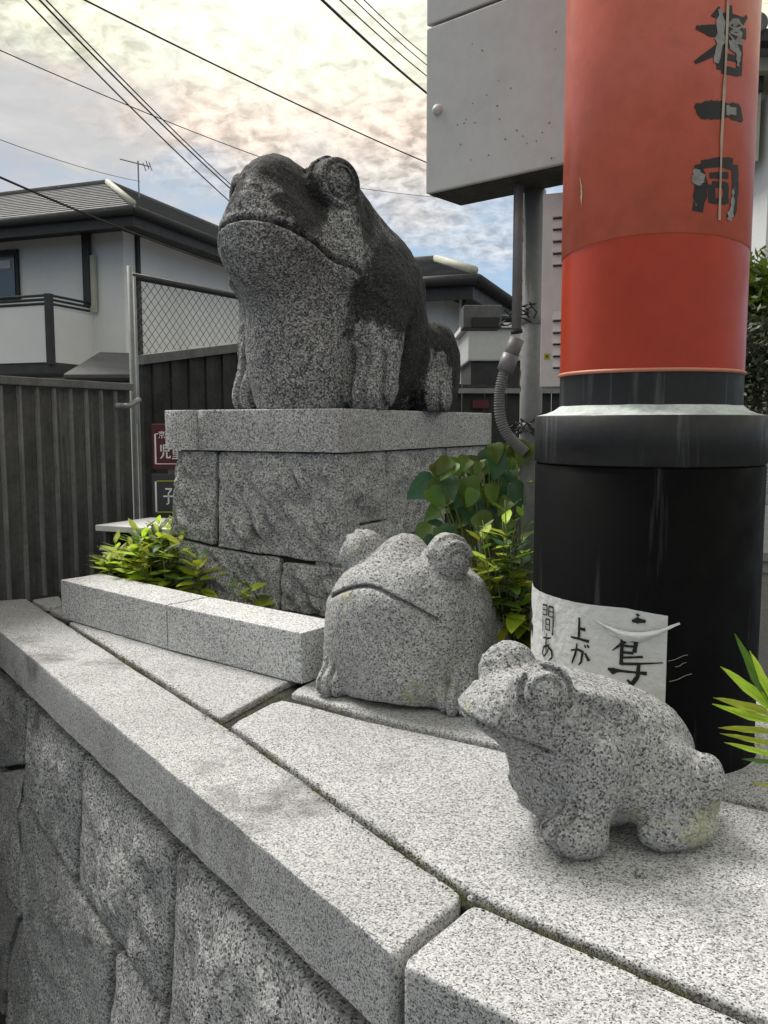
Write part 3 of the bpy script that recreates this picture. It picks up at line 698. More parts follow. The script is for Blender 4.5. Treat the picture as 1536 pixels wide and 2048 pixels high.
# the thin film wrapped round the upper shaft, its hem a little uneven
m = MB(); m.lathe(TC, ZA, [(RP + .0008, zf), (RP + .0022, zf + .001), (RP + .0022, zf + .4), (RP + .0022, 3.59)], 128)
for i, v in enumerate(m.v):
    if i < 128 * 2: v.z += .006 * math.sin(i % 128 / 128 * 2 * math.pi * 2 + .6) + .0015 * noise.noise(v * 25)
m.obj('film_wrap', M['redfilm'], tor, smooth=True)
# cylinder lettering: local (x across, y up) in metres, centred on angle a0 (from -Y towards +X) and height z0
def oncyl(a, z, r): return TC + Vector((math.sin(a) * r, -math.cos(a) * r, z))
def ribbon(strokes, put, sx, sy, wscale=1.0, sub=5, jag=0.0):
    """brush strokes in a unit box -> ribbons on a surface; put(x, y) maps to 3-D"""
    mb = MB()
    for si, st in enumerate(strokes):
        pts = []
        for i in range(len(st) - 1):
            for k in range(sub):
                t = k / sub; a, b = st[i], st[i + 1]; pts.append([a[j] + (b[j] - a[j]) * t for j in range(3)])
        pts.append(list(st[-1]))
        vs = []
        for i, (x, y, w_) in enumerate(pts):
            a, b = pts[max(i - 1, 0)], pts[min(i + 1, len(pts) - 1)]
            tx, ty = (b[0] - a[0]) * sx, (b[1] - a[1]) * sy; L = math.hypot(tx, ty) or 1; nx, ny = -ty / L, tx / L
            hw = w_ * .5 * wscale * sx * (1 + jag * noise.noise(Vector((i * .7, si * 3.1, x * 5))))
            vs.append(put(x * sx + nx * hw, y * sy + ny * hw)); vs.append(put(x * sx - nx * hw, y * sy - ny * hw))
        mb.add(vs, [(2 * i, 2 * i + 1, 2 * i + 3, 2 * i + 2) for i in range(len(pts) - 1)])
    return mb
def pillar_char(name, strokes, a0, z0, sx, sy, mat, lift=.0034, jag=.22):
    r = RP + lift
    return ribbon(strokes, lambda x, y: oncyl(a0 + (x - sx / 2) / r, z0 + y, r), sx, sy, jag=jag).obj(name, mat, tor)
def ang_at(px):
    d = ray(px, 600); d = Vector((d.x, d.y)).normalized(); c2 = TC.xy; b = d.dot(c2); disc = b * b - (c2.length_squared - RP ** 2)
    p = d * (b - math.sqrt(max(disc, 0))); q = p - c2; return math.atan2(q.x, -q.y)
aL, aR = ang_at(1376), ang_at(1472); aC = (aL + aR) / 2 - .03; cw = (aR - aL) * RP; YF = 1.53 + .03
DOU = [[(.10, .06, .2), (.16, .5, .26), (.08, .88, .14)], [(.14, .88, .14), (.5, .95, .16), (.80, .95, .2)], [(.86, .95, .18), (.90, .5, .17), (.86, .10, .17), (.72, .0, .07)],
       [(.30, .70, .10), (.70, .74, .12)], [(.36, .22, .13), (.36, .54, .15)], [(.36, .55, .1), (.66, .56, .12), (.66, .24, .14)], [(.36, .26, .1), (.66, .27, .1)]]
ICHI = [[(0, .72, .05), (.14, .45, .28), (.40, .52, .30), (.62, .60, .22), (.84, .60, .30), (1.0, .22, .06)]]
SHA = [[(.30, .93, .2), (.40, .84, .1)], [(.56, 1.05, .12), (.60, .60, .15)], [(.0, .66, .06), (.25, .62, .18), (.55, .66, .14), (.98, .70, .16)], [(.32, .86, .1), (.9, .88, .12)], [(.98, .98, .06), (.62, .52, .14), (.30, .30, .14), (.0, .12, .05)],
       [(.44, .46, .14), (.44, .04, .14)], [(.44, .46, .12), (.84, .46, .14), (.84, .02, .14)], [(.46, .26, .1), (.82, .26, .1)], [(.46, .05, .12), (.82, .05, .12)]]
def zspan(y1, y0): return zat(y1, YF), zat(y0, YF)
z1, z0_ = zspan(318, 432); pillar_char('letter', DOU, aC, z0_, cw * .92, z1 - z0_, M['flaky'])
z1, z0_ = zspan(203, 240); pillar_char('letter', ICHI, aC, z0_, cw * .95, z1 - z0_, M['flaky'])
z1, z0_ = zspan(15, 145); pillar_char('letter', SHA, aC, z0_, cw, z1 - z0_, M['flaky'])
PE = [[(.5, 0, .22), (.5, .3, .34), (.52, .6, .3), (.5, 1, .25)]]
z1, z0_ = zspan(20, 140); pillar_char('peeled_patch', [[(.35, .10, .08), (.42, .5, .16), (.40, 1, .10)], [(.66, .35, .14), (.74, .62, .30), (.70, .90, .16)], [(.80, .12, .06), (.80, .4, .12)]], aC, z0_, cw, z1 - z0_, M['peel'], .0040, 1.2)
z1, z0_ = zspan(330, 440); pillar_char('peeled_patch', [[(.74, .02, .12), (.80, .3, .09), (.80, .60, .04)], [(.08, .62, .1), (.14, .78, .16), (.04, .88, .06)]], aC, z0_, cw, z1 - z0_, M['peel'], .0040, 1.2)
z1, z0_ = zspan(205, 232); pillar_char('peeled_patch', [[(.58, .5, .14), (.8, .55, .16)]], aC, z0_, cw, z1 - z0_, M['peel'], .0040, 1.0)
zs = zat(440, YF); pillar_char('film_seam', [[(.5, 0, .5), (.3, .1, .5), (.55, .2, .6), (.5, .34, .4), (.45, .5, .55), (.5, 1, .5)]], ang_at(1429), zs, .010, 1.4, M['seam'], .0048, .6)
zs = zat(385, 1.56); pillar_char('scratch', [[(.1, 1, .05), (.5, .6, .3), (.35, .45, .1)], [(.6, .55, .1), (.5, .3, .35), (.55, .0, .05)]], ang_at(1161), zs, .016, .055, M['seam'], .0036, .5)

# ------------------------------------------------------------------ torn paper notice wrapped on the black foot
def ang_s(px):
    d = ray(px, 1200); d = Vector((d.x, d.y)).normalized(); c2 = TC.xy; b = d.dot(c2); disc = b * b - (c2.length_squared - RS ** 2)
    p = d * (b - math.sqrt(max(disc, 0))); q = p - c2; return math.atan2(q.x, -q.y)
notice = thing('paper_notice', 'torn white paper notice with black brush writing pasted round the black pillar foot', 'notice', oncyl(0, .2, RS))
def sz(px, py):                                   # a pixel on the sleeve -> (angle, height)
    d = ray(px, py); dx = Vector((d.x, d.y)); c2 = TC.xy; A = dx.length_squared; B = dx.dot(c2); C_ = c2.length_squared - (RS + .003) ** 2
    t = (B - math.sqrt(max(B * B - A * C_, 0))) / A; p = EYE + d * t; return math.atan2(p.x - TC.x, -(p.y - TC.y)), p.z
tops = [sz(*p) for p in ((1066, 1172), (1110, 1194), (1165, 1207), (1250, 1216), (1300, 1226), (1336, 1232))]
aLft, aRgt = tops[0][0] - .10, tops[-1][0]; zbot = .06
def ztop(a):
    if a <= tops[0][0]: return tops[0][1] + .004
    for (a0, b0), (a1, b1) in zip(tops, tops[1:]):
        if a <= a1: return b0 + (b1 - b0) * (a - a0) / (a1 - a0)
    return tops[-1][1]
nu, nv = 60, 30; vs, fs = [], []
def crumple(a, z): return .0022 + .0022 * abs(noise.noise(Vector((a * 14, z * 30, 2.2)))) + .004 * max(0, noise.noise(Vector((a * 5, z * 9, 5.0)))) * sz_m(a)
def sz_m(a): return min(1, max(0, (a - aLft) / (aRgt - aLft) * 1.6 - .3))
for i in range(nu + 1):
    a = aLft + (aRgt - aLft) * i / nu; zt_ = ztop(a)
    for j in range(nv + 1):
        z = zbot + (zt_ - zbot) * j / nv; vs.append(oncyl(a, z, RS + crumple(a, z)))
fs = [(i * (nv + 1) + j, (i + 1) * (nv + 1) + j, (i + 1) * (nv + 1) + j + 1, i * (nv + 1) + j + 1) for i in range(nu) for j in range(nv)]
m = MB(); m.add(vs, fs); m.obj('sheet', M['paper'], notice, smooth=True)
# loose upper strip: peels away to the right and curls out
vs, fs = [], []; a1, z1 = sz(1235, 1268); a2, z2 = sz(1300, 1268)
A0, A1 = sz(1190, 1262)[0], sz(1352, 1250)[0]
for i in range(25):
    t = i / 24; a = A0 + (A1 - A0) * t
    zl = sz(1190, 1238)[1] - .017 * math.sin(t * 3.1) + .010 * t ** 2.5; wd = .003 + .016 * math.sin(3.1 * min(1, t * 1.02)) * (1 + .35 * noise.noise(Vector((t * 9, 0, 0))))
    for j in range(6):
        s_ = j / 5; out = .004 + .016 * t ** 2 * (1 - s_ * .6) + .012 * math.sin(s_ * 3.1) * t + .004 * noise.noise(Vector((t * 7, s_ * 4, 1)))
        vs.append(oncyl(a, zl - wd * s_, RS + out))
fs = [(i * 6 + j, (i + 1) * 6 + j, (i + 1) * 6 + j + 1, i * 6 + j + 1) for i in range(24) for j in range(5)]
m = MB(); m.add(vs, fs); m.obj('torn_flap', M['paper'], notice, smooth=True)
def notice_char(strokes, x0, y0, x1, y1, wsc=1.0):
    aa, zz = sz(x0, y1); ab, zb = sz(x1, y0); r = RS + .0048
    mb = ribbon(strokes, lambda x, y: oncyl(aa + x / r, zz + y, r + crumple(aa + x / r, zz + y) - .0022), (ab - aa) * r, zb - zz, wsc, jag=.25)
    mb.obj('letter', M['ink'], notice)
KAN = [[(.08, .98, .06), (.08, .0, .09)], [(.08, .96, .08), (.42, .98, .08), (.42, .62, .08)], [(.1, .80, .05), (.42, .80, .05)], [(.1, .63, .05), (.42, .63, .05)],
       [(.58, .98, .08), (.58, .62, .08)], [(.58, .97, .08), (.94, .98, .1), (.94, .02, .1), (.82, .05, .04)], [(.58, .80, .05), (.92, .80, .05)], [(.58, .63, .05), (.92, .63, .05)],
       [(.36, .5, .07), (.36, .12, .08)], [(.36, .5, .07), (.66, .5, .08), (.66, .12, .08)], [(.36, .32, .05), (.66, .32, .05)], [(.36, .13, .05), (.66, .13, .05)]]
AHI = [[(.12, .80, .07), (.5, .82, .1), (.8, .90, .06)], [(.42, 1.0, .06), (.38, .6, .11), (.42, .15, .06)], [(.70, .66, .08), (.5, .28, .08), (.2, .06, .08), (.06, .2, .1), (.2, .44, .1), (.55, .56, .12), (.88, .42, .14), (.92, .18, .12), (.66, .0, .05)]]
UE = [[(.46, 1.0, .08), (.48, .5, .13), (.46, .1, .12)], [(.5, .55, .12), (.80, .52, .16)], [(.0, .1, .10), (.5, .1, .12), (1.0, .06, .14)]]
GA = [[(.0, .62, .08), (.4, .72, .12), (.66, .66, .12), (.58, .2, .12), (.42, .05, .06)], [(.34, .98, .07), (.26, .5, .12), (.06, .05, .08)], [(.78, .62, .12), (1.0, .32, .14)], [(.74, .98, .08), (.82, .86, .1)], [(.88, 1.0, .08), (.97, .88, .1)]]
TORI = [[(.48, 1.0, .05), (.36, .82, .1), (.05, .62, .03)], [(.30, .88, .1), (.29, .36, .10)], [(.30, .86, .1), (.66, .86, .12), (.62, .62, .10)], [(.32, .74, .07), (.60, .74, .07)], [(.32, .61, .07), (.60, .61, .08)],
        [(.30, .50, .06), (.84, .55, .07)], [(.29, .38, .08), (.6, .40, .07), (1.35, .46, .03)], [(.74, .40, .10), (.72, .16, .11), (.58, .0, .12), (.46, .08, .05)],
        [(-.06, .25, .05), (.08, .22, .18), (.24, .24, .08), (.6, .24, .06), (.95, .23, .10)]]
NU_ = [[(.2, 1.0, .2), (.7, .8, .3), (.1, .5, .2)], [(.0, .35, .2), (.9, .4, .3), (.6, .0, .2)]]
notice_char(KAN, 1086, 1214, 1110, 1262, 1.1); notice_char(AHI, 1085, 1272, 1109, 1314); notice_char(UE, 1143, 1238, 1180, 1278); notice_char(GA, 1143, 1290, 1180, 1328)
notice_char(TORI, 1220, 1268, 1300, 1362); notice_char(NU_, 1061, 1218, 1067, 1262)
notice_char([[(.0, .2, .2), (.4, .3, .5), (1, .25, .2)], [(.3, .9, .15), (.5, .7, .2)]], 1264, 1226, 1292, 1246)
for i, (a, b) in enumerate((((1336, 1322), (1376, 1310)), ((1350, 1334), (1374, 1325)), ((1338, 1363), (1384, 1348)))):
    (aa, za), (ab, zb) = sz(*a), sz(*b); m = MB(); m.tube([oncyl(aa + (ab - aa) * t / 6, za + (zb - za) * t / 6, RS + .003 + .003 * math.sin(t)) for t in range(7)], .0007, 5); m.obj('loose_thread', M['steel'], notice)

# ------------------------------------------------------------------ electrical gear behind the pillar
bu = Vector((.76, -.65, 0)).normalized(); bd = Vector((.65, .76, 0)).normalized()
b0 = Vector((at(858, 390, 2.3).x, 2.3, at(858, 390, 2.3).z)); BT = 2.15
box = thing('electrical_cabinet', 'large grey metal electrical cabinet mounted high behind the vermilion pillar', 'cabinet', b0)
zs_ = at(858, 58, 2.3).z
m = MB(); m.box(b0 + ZA * .012 + bd * .004, bu * .52, bd * .142, ZA * (BT - b0.z)); m.obj('cabinet_body', M['boxgrey'], box, bevel=.003)
m = MB(); m.box(b0, bu * .52, -bd * .014, ZA * (zs_ - b0.z - .004)); m.obj('door', M['boxgrey'], box, bevel=.004)
m = MB(); m.box(b0 + ZA * (zs_ - b0.z + .003), bu * .52, -bd * .014, ZA * (BT - zs_)); m.obj('door', M['boxgrey'], box, bevel=.004)
m = MB(); m.box(b0 + bd * .002, bu * .52, bd * .142, ZA * .011); m.obj('bottom_plate', M['underbox'], box)
kp = hit(876, 220, b0 - bd * .014, bd); m = MB(); m.lathe(kp, -bd, [(.013, 0), (.013, .006), (.009, .012), (.0005, .015)], 20); m.obj('knob', M['panelgrey'], box, smooth=True)
m = MB()
for i in range(26):
    rr = random.Random(i); p = hit(rr.uniform(890, 1120), rr.uniform(60, 330), b0 - bd * .0145, bd); m.lathe(p, -bd, [(rr.uniform(.0012, .003), 0), (.0003, .0012)], 7)
p_ = m.obj('paint_speck', M['rust'], box); p_['kind'] = 'stuff'
# pole that carries the cabinets
Yp = 2.26
pb = at(1063, 800, Yp); pole = thing('steel_pole', 'grey steel pole standing behind the louvred panel', 'pole', (pb.x, Yp, 0))
m = MB(); m.tube([(pb.x, Yp, 0), (pb.x, Yp, b0.z - .0)], .028, 24); m.obj('shaft', M['steel'], pole, smooth=True)
for y in (640, 855):
    z = at(1063, y, Yp).z; m = MB(); m.lathe((pb.x, Yp, z), ZA, [(.029, -.012), (.032, -.010), (.032, .010), (.029, .012)], 24); m.obj('band_clamp', M['steel'], pole, smooth=True)
for y, x0, x1 in ((632, 1000, 1078), (858, 1030, 1078)):
    m = MB(); rr = random.Random(y)
    for k in range(9):
        a = at(rr.uniform(x0, x1), y + rr.uniform(-14, 14), Yp - .04); pts = [a]
        for q in range(5): pts.append(pts[-1] + Vector((rr.uniform(-.018, .018), rr.uniform(-.012, .012), rr.uniform(-.016, .016))))
        m.tube(pts, .0022, 5)
    m.obj('tie_wire', M['cable'], pole)
# louvred panel
lu = Vector((.93, -.36, 0)).normalized(); ln = Vector((-lu.y * -1, 0, 0)); ln = Vector((lu.y, -lu.x, 0))
l0 = at(1079, 774, 2.12); lt = at(1086, 388, 2.12)
lv = thing('louvred_panel', 'narrow light grey panel with vent louvres, half hidden by the red pillar', 'panel', l0)
m = MB(); m.box(l0, lu * .26, -ln * .05, ZA * (lt.z - l0.z)); m.obj('panel_body', M['panelgrey'], lv, bevel=.003)
for y in (436, 459, 483, 507, 531, 641, 665, 688, 712, 735):
    p = hit(1106, y, l0 + ln * .0005, ln)
    m = MB(); w_ = .1
    m.add([p, p + lu * w_, p + lu * w_ + ln * .010 + ZA * .001, p + ln * .010 + ZA * .001, p + lu * w_ + ZA * .022, p + ZA * .022], [(3, 2, 1, 0), (3, 5, 4, 2), (0, 5, 3), (1, 2, 4)]); m.obj('louvre', M['panelgrey'], lv)
    m = MB(); m.box(p + ZA * -.0035 + ln * .0004, lu * w_, ln * .0012, ZA * .0032); m.obj('louvre_slot', M['darkbox'], lv)
ls = hit(1094, 713, l0 + ln * .0005, ln); m = MB(); m.box(ls - lu * .007 - ZA * .007, lu * .014, ln * .001, ZA * .014); m.obj('sticker', M['yellow'], lv)
for s_ in (1, -1):
    m = MB(); d_ = (lu * .5 + ZA * s_ * .5).normalized(); e_ = (lu * -s_ * .5 + ZA * .5).normalized(); m.box(ls + ln * (.0012 if s_ > 0 else .0015) - d_ * .0045 - e_ * .0008, d_ * .009, e_ * .0016, ln * .0004); m.obj('sticker_mark', M['ink'], lv)
# conduit and hose
Yc = 2.2
c0, c1 = at(1031, 385, Yc), at(1033, 660, Yc)
cond = thing('conduit_pipe', 'grey conduit running down from the cabinet into a ribbed flexible hose', 'pipe', c1)
m = MB(); m.tube([(c1.x, Yc, c0.z + .08), (c1.x, Yc, c1.z)], .0125, 16); m.obj('straight_pipe', M['pvc'], cond, smooth=True)
e0, e1, e2 = at(1034, 668, Yc), at(1020, 715, Yc), at(1010, 742, Yc)
m = MB(); m.tube([c1, c1 + (e0 - c1) * .9], .015, 16); m.obj('coupling', M['cable'], cond, smooth=True)
m = MB(); m.tube([e0 + ZA * -.012, e1], .019, 16); m.tube([e1 + (e1 - e2) * .2, e2], .0215, 16); m.obj('elbow_socket', M['pvc'], cond, smooth=True)
hp = [at(*p, Yc) for p in ((1010, 738), (1002, 770), (999, 800), (1001, 835), (1012, 865), (1030, 886), (1050, 905))]
def cr(P, n):
    P = [Vector(p) for p in P]; P = [P[0] * 2 - P[1]] + P + [P[-1] * 2 - P[-2]]; r = []
    for i in range(1, len(P) - 2):
        for k in range(n):
            t = k / n; a, b, c, d = P[i - 1:i + 3]
            r.append(.5 * ((2 * b) + (c - a) * t + (2 * a - 5 * b + 4 * c - d) * t * t + (3 * b - a - 3 * c + d) * t ** 3))
    return r + [P[-2]]
sp = cr(hp, 26); m = MB(); m.tube(sp, [.0145 if (i // 2) % 2 == 0 else .0115 for i in range(len(sp))], 14); m.obj('ribbed_hose', M['pvc'], cond)
# pale strip with a dry vine up the pole
vp = at(1049, 600, Yp + .05); m = MB(); m.abox((vp.x - .008, Yp + .04, 0.0), (vp.x + .008, Yp + .05, b0.z + .1)); strip = thing('marker_stake', 'cream stake with a dry vine twined up it beside the steel pole', 'stake', (vp.x, Yp + .045, 0)); m.obj('stake', M['cream'], strip)
pts = [Vector((vp.x + .013 * math.sin(k * .9), Yp + .036, .62 + k * .028)) for k in range(24)]
m = MB(); m.tube(pts, .0018, 5)
for k in range(14):
    rr = random.Random(k); p = pts[k + 6]; m.tube([p, p + Vector((rr.uniform(-.02, .02), -.004, rr.uniform(.004, .02))), p + Vector((rr.uniform(-.025, .025), -.006, rr.uniform(.0, .03)))], .0012, 4)
m.obj('dry_vine', M['twig'], strip)
# grey junction box farther back
jb = thing('junction_box', 'small grey box low behind the conduit, left of the steel pole', 'box', at(965, 655, 3.1))
a, b = at(927, 655, 3.1), at(1004, 610, 3.1)
m = MB(); m.abox((a.x, 3.1, a.z), (b.x, 3.22, b.z)); m.obj('case', M['capmetal'], jb, bevel=.004)
m = MB(); m.abox((a.x + .03, 3.08, a.z - .002), (b.x - .01, 3.099, a.z + .035)); m.obj('latch_cover', M['darkbox'], jb, bevel=.003)
m = MB(); xm = b.x; m.tube([(xm, 3.17, (a.z + b.z) / 2), (xm + .30, 3.17, (a.z + b.z) / 2)], .014, 8); m.tube([(xm + .30, 3.17, GZ), (xm + .30, 3.17, b.z + .1)], .02, 8); m.obj('bracket', M['darkbox'], jb)
# low dark board fence behind the plinth
lf = thing('board_fence', 'low dark board fence with a rail, behind the plinth and the hose', 'fence', (at(900, 800, 4.2).x, 4.2, 0))
for i in range(8):
    x0 = at(880, 800, 4.2).x + i * .11; m = MB(); m.abox((x0, 4.2, GZ + .01), (x0 + .105, 4.22, at(900, 768 + (i % 3), 4.2).z)); m.obj('board', M['corr2'], lf)
m = MB(); zr = at(900, 782, 4.2).z; m.abox((at(880, 800, 4.2).x, 4.17, zr - .012), (at(1120, 800, 4.2).x, 4.198, zr + .012)); m.obj('rail', M['steel'], lf)
pl_ = at(962, 808, 4.17); m = MB(); m.abox((pl_.x - .04, 4.18, pl_.z - .02), (pl_.x + .04, 4.199, pl_.z + .02)); m.obj('maroon_plate', M['maroon'], lf)

# ------------------------------------------------------------------ fences on the left
f0, f1 = at_z(0, 1200), at(265, 765, 3.78); f1 = Vector((f1.x, f1.y, 0)); fd = (f1 - f0).normalized(); fn_ = Vector((fd.y, -fd.x, 0))
if fn_.dot(EYE - f0) < 0: fn_ = -fn_
ft = at(0, 750, f0.y).z
cf = thing('corrugated_fence', 'weathered dark corrugated sheet fence with a flat cap, at the left edge', 'fence', f0 + ZA * GZ)
fs0 = f0 - fd * 1.2; Lf = (f1 - fs0).length - .03; m = MB(); vs = []; k = 0; s = 0; prof = []
while s < Lf:
    prof += [(s, 0), (s + .050, 0), (s + .058, .010), (s + .078, .010)]; s += .083
for s, h in prof:
    if s <= Lf:
        for z in np.linspace(GZ, ft - .02, 12): vs.append(fs0 + fd * s + fn_ * (h + .0015 * noise.noise(Vector((s * 4, z * 3, 0)))) + ZA * float(z))
nr = len(vs) // 12
m.add(vs, [(i * 12 + j, (i + 1) * 12 + j, (i + 1) * 12 + j + 1, i * 12 + j + 1) for i in range(nr - 1) for j in range(11)]); m.obj('corrugated_sheet', M['corr'], cf)
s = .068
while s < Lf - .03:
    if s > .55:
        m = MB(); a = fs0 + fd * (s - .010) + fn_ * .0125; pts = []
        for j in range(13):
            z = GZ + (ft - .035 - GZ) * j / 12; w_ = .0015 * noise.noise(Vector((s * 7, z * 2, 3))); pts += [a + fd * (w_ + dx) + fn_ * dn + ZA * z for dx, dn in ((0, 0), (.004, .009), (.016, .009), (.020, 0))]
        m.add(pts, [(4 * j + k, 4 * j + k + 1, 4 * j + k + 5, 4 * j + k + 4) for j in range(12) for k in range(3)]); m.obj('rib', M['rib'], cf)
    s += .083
m = MB(); m.box(fs0 + ZA * (ft - .032) - fn_ * .02, fd * Lf, fn_ * .055, ZA * .030); m.obj('cap', M['capmetal'], cf, bevel=.003)
m = MB(); m.box(fs0 - fn_ * .03 + ZA * GZ, fd * Lf, fn_ * .012, ZA * (ft - .04 - GZ)); m.obj('backing_rail', M['darkbox'], cf)
# corner post with a latch
cp0 = at(268, 760, 3.8)
gp = thing('fence_post', 'thin grey corner post with a sliding bolt between the two dark fences', 'post', (cp0.x, 3.8, GZ))
ptop = at(264, 532, 3.8).z
m = MB(); m.tube([(cp0.x - .006, 3.8, GZ), (cp0.x - .006, 3.8, ptop)], .012, 14); m.obj('shaft', M['galv'], gp, smooth=True)
m = MB(); m.tube([(cp0.x + .030, 3.77, GZ), (cp0.x + .022, 3.77, ptop - .05)], .007, 12); m.obj('side_rod', M['galv'], gp, smooth=True)
la_, lb_ = at(234, 811, 3.62), at(279, 802, 3.74); m = MB(); m.tube([la_, la_ + (lb_ - la_) * .5 + ZA * -.012, lb_ + ZA * .006], .012, 10); m.obj('bolt', M['steel'], gp, smooth=True)
for q in ((234, 812), (252, 812)):
    p = at(*q, 3.6); m = MB(); m.lathe(p, -YA, [(.012, -.01), (.012, .004), (.008, .01), (.0005, .012)], 12); m.obj('bolt_knob', M['steel'], gp, smooth=True)
# taller dark wall, sloping top, signs in front
w0, w1 = Vector((at(284, 720, 3.95).x, 3.95, 0)), Vector((at(520, 690, 4.5).x, 4.5, 0)); wd = (w1 - w0).normalized(); wn = Vector((wd.y, -wd.x, 0))
if wn.dot(EYE - w0) < 0: wn = -wn
z0t, z1t = at(284, 716, 3.95).z, at(490, 684, 4.45).z
dw = thing('board_wall', 'dark ribbed board wall with a sloping top between the corner post and the plinth', 'wall', w0 + ZA * GZ)
Lw = (w1 - w0).length; nb = 14
for i in range(nb):
    s0_, s1_ = Lw * i / nb, Lw * (i + 1) / nb - .005; ta, tb = (z0t + (z1t - z0t) * s / Lw for s in (s0_, s1_))
    m = MB(); A, B = w0 + wd * s0_, w0 + wd * s1_; n2 = wn * (.012 if i % 2 else .0)
    p = [A + n2 + ZA * GZ, B + n2 + ZA * GZ, B + n2 + ZA * (tb - .03), A + n2 + ZA * (ta - .03)]; p += [q - wn * .03 for q in p]
    m.add(p, [(0, 1, 2, 3), (7, 6, 5, 4), (0, 4, 5, 1), (1, 5, 6, 2), (2, 6, 7, 3), (3, 7, 4, 0)]); m.obj('board', M['corr2'], dw)
m = MB(); A, B = w0 - wd * .01, w1; p = [A + ZA * (z0t - .03), B + ZA * (z1t - .03), B + ZA * (z1t + .012), A + ZA * (z0t + .012)]; q = [x + wn * .03 for x in p]; p2 = [x - wn * .05 for x in p]; m.add(q + p2, [(0, 1, 2, 3), (7, 6, 5, 4), (0, 4, 5, 1), (1, 5, 6, 2), (2, 6, 7, 3), (3, 7, 4, 0)]); m.obj('cap', M['capmetal'], dw)
# chain link fence above that wall
cl = thing('chain_link_fence', 'chain link fence panel with a dark top rail above the dark board wall', 'fence', w0 + ZA * z0t - wn * .06)
h0, h1 = w0 - wn * .06 + wd * .0, w1 - wn * .06; r0, r1 = at(284, 552, h0.y).z, at(490, 594, h1.y * .985).z
m = MB(); m.tube([h0 + ZA * r0, h0 + wd * Lw + ZA * r1], .016, 10); m.obj('top_rail', M['darktrim'], cl, smooth=True)
m = MB(); m.tube([h0 + ZA * (z0t - .3), h0 + ZA * r0], .014, 10); m.obj('end_post', M['galv'], cl, smooth=True)
m = MB(); p_ = .040
for sgn in (1, -1):
    for i in range(-20, 40):
        pts = []
        for k in range(0, 2):
            pass
        # straight wire clipped to the panel
        s0_ = i * p_; good = []
        for k in range(41):
            zz = .5 + 1.2 * k / 40; s = s0_ + sgn * (zz - .9) * .8
            if 0 <= s <= Lw:
                zl, zh = z0t + (z1t - z0t) * s / Lw, r0 + (r1 - r0) * s / Lw
                if zl <= zz <= zh: good.append(h0 + wd * s + ZA * zz + wn * .0015 * sgn)
        if len(good) > 1: m.tube([good[0], good[-1]], .0016, 4, cap=False)
m.obj('wire_mesh', M['wire'], cl)
# two signs standing before the wall
def sign(name, label, x0, x1, y0, y1, Y, mat):
    a, b = at(x0, y1, Y), at(x1, y0, Y); t = thing(name, label, 'sign', (a.x, Y, a.z))
    m = MB(); m.abox((a.x, Y, a.z), (b.x, Y + .015, b.z)); m.obj('board', mat, t, bevel=.002); return t, a, b
SY = 3.5
def sign_text(t, strokes, x0, y0, x1, y1, mat, wsc=1.0):
    a, b = at(x0, y1, SY - .002), at(x1, y0, SY - .002)
    ribbon(strokes, lambda x, y: Vector((a.x + x, SY - .002, a.z + y)), b.x - a.x, b.z - a.z, wsc, jag=0).obj('letter', mat, t)
s1, _, _ = sign('sign', 'maroon sign with white lettering behind the upper edge of the plinth', 305, 440, 848, 938, SY, M['maroon'])
CH_JI = [[(.12, .98, .12), (.12, .5, .12)], [(.36, 1.0, .12), (.36, .5, .12)], [(.36, .96, .1), (.88, .96, .1), (.88, .5, .12)], [(.36, .75, .1), (.86, .75, .1)], [(.36, .54, .1), (.86, .54, .1)], [(.36, .46, .13), (.30, .2, .13), (.05, .0, .1)], [(.66, .46, .13), (.66, .06, .13), (.98, .06, .13), (.98, .2, .1)]]
CH_DO = [[(.5, 1.04, .1), (.5, .9, .1)], [(.08, .89, .1), (.92, .89, .1)], [(.3, .86, .09), (.34, .74, .09)], [(.7, .86, .09), (.66, .74, .09)], [(.0, .70, .1), (1.0, .70, .1)], [(.14, .6, .1), (.14, .3, .1)], [(.14, .6, .09), (.86, .6, .09), (.86, .3, .1)], [(.14, .45, .08), (.86, .45, .08)], [(.14, .31, .08), (.86, .31, .08)], [(.5, .6, .1), (.5, .02, .1)], [(.08, .16, .09), (.92, .16, .09)], [(.0, .0, .1), (1, .0, .1)]]
CH_KO = [[(.2, .92, .15), (.82, .92, .15), (.5, .66, .13)], [(.5, .66, .15), (.5, .1, .15), (.28, .04, .12)], [(.0, .5, .15), (1.0, .5, .15)]]
CH_KYO = [[(.5, 1, .12), (.5, .86, .12)], [(.0, .84, .12), (1, .84, .12)], [(.2, .68, .1), (.2, .42, .1)], [(.2, .68, .1), (.8, .68, .1), (.8, .42, .1)], [(.2, .44, .1), (.8, .44, .1)], [(.5, .42, .12), (.5, .0, .12)], [(.2, .26, .1), (.05, .04, .1)], [(.8, .26, .1), (.95, .04, .1)]]
sign_text(s1, CH_JI, 320, 889, 340, 917, M['white']); sign_text(s1, CH_DO, 344, 889, 364, 917, M['white']); sign_text(s1, CH_KYO, 317, 862, 330, 877, M['white'])
for x0, y0, x1, y1 in ((311, 927, 420, 928.5), (310, 868, 311.5, 928), (310, 867, 316, 868.5)):
    a, b = at(x0, y1, SY - .003), at(x1, y0, SY - .003); m = MB(); m.abox((a.x, SY - .003, a.z), (b.x, SY - .001, b.z)); m.obj('border_line', M['white'], s1)
s2, _, _ = sign('sign', 'charcoal sign with a yellow frame line and a white character, lower of the two signs', 305, 440, 948, 1036, SY, M['signgrey'])
sign_text(s2, CH_KO, 327, 975, 347, 1010, M['white'])
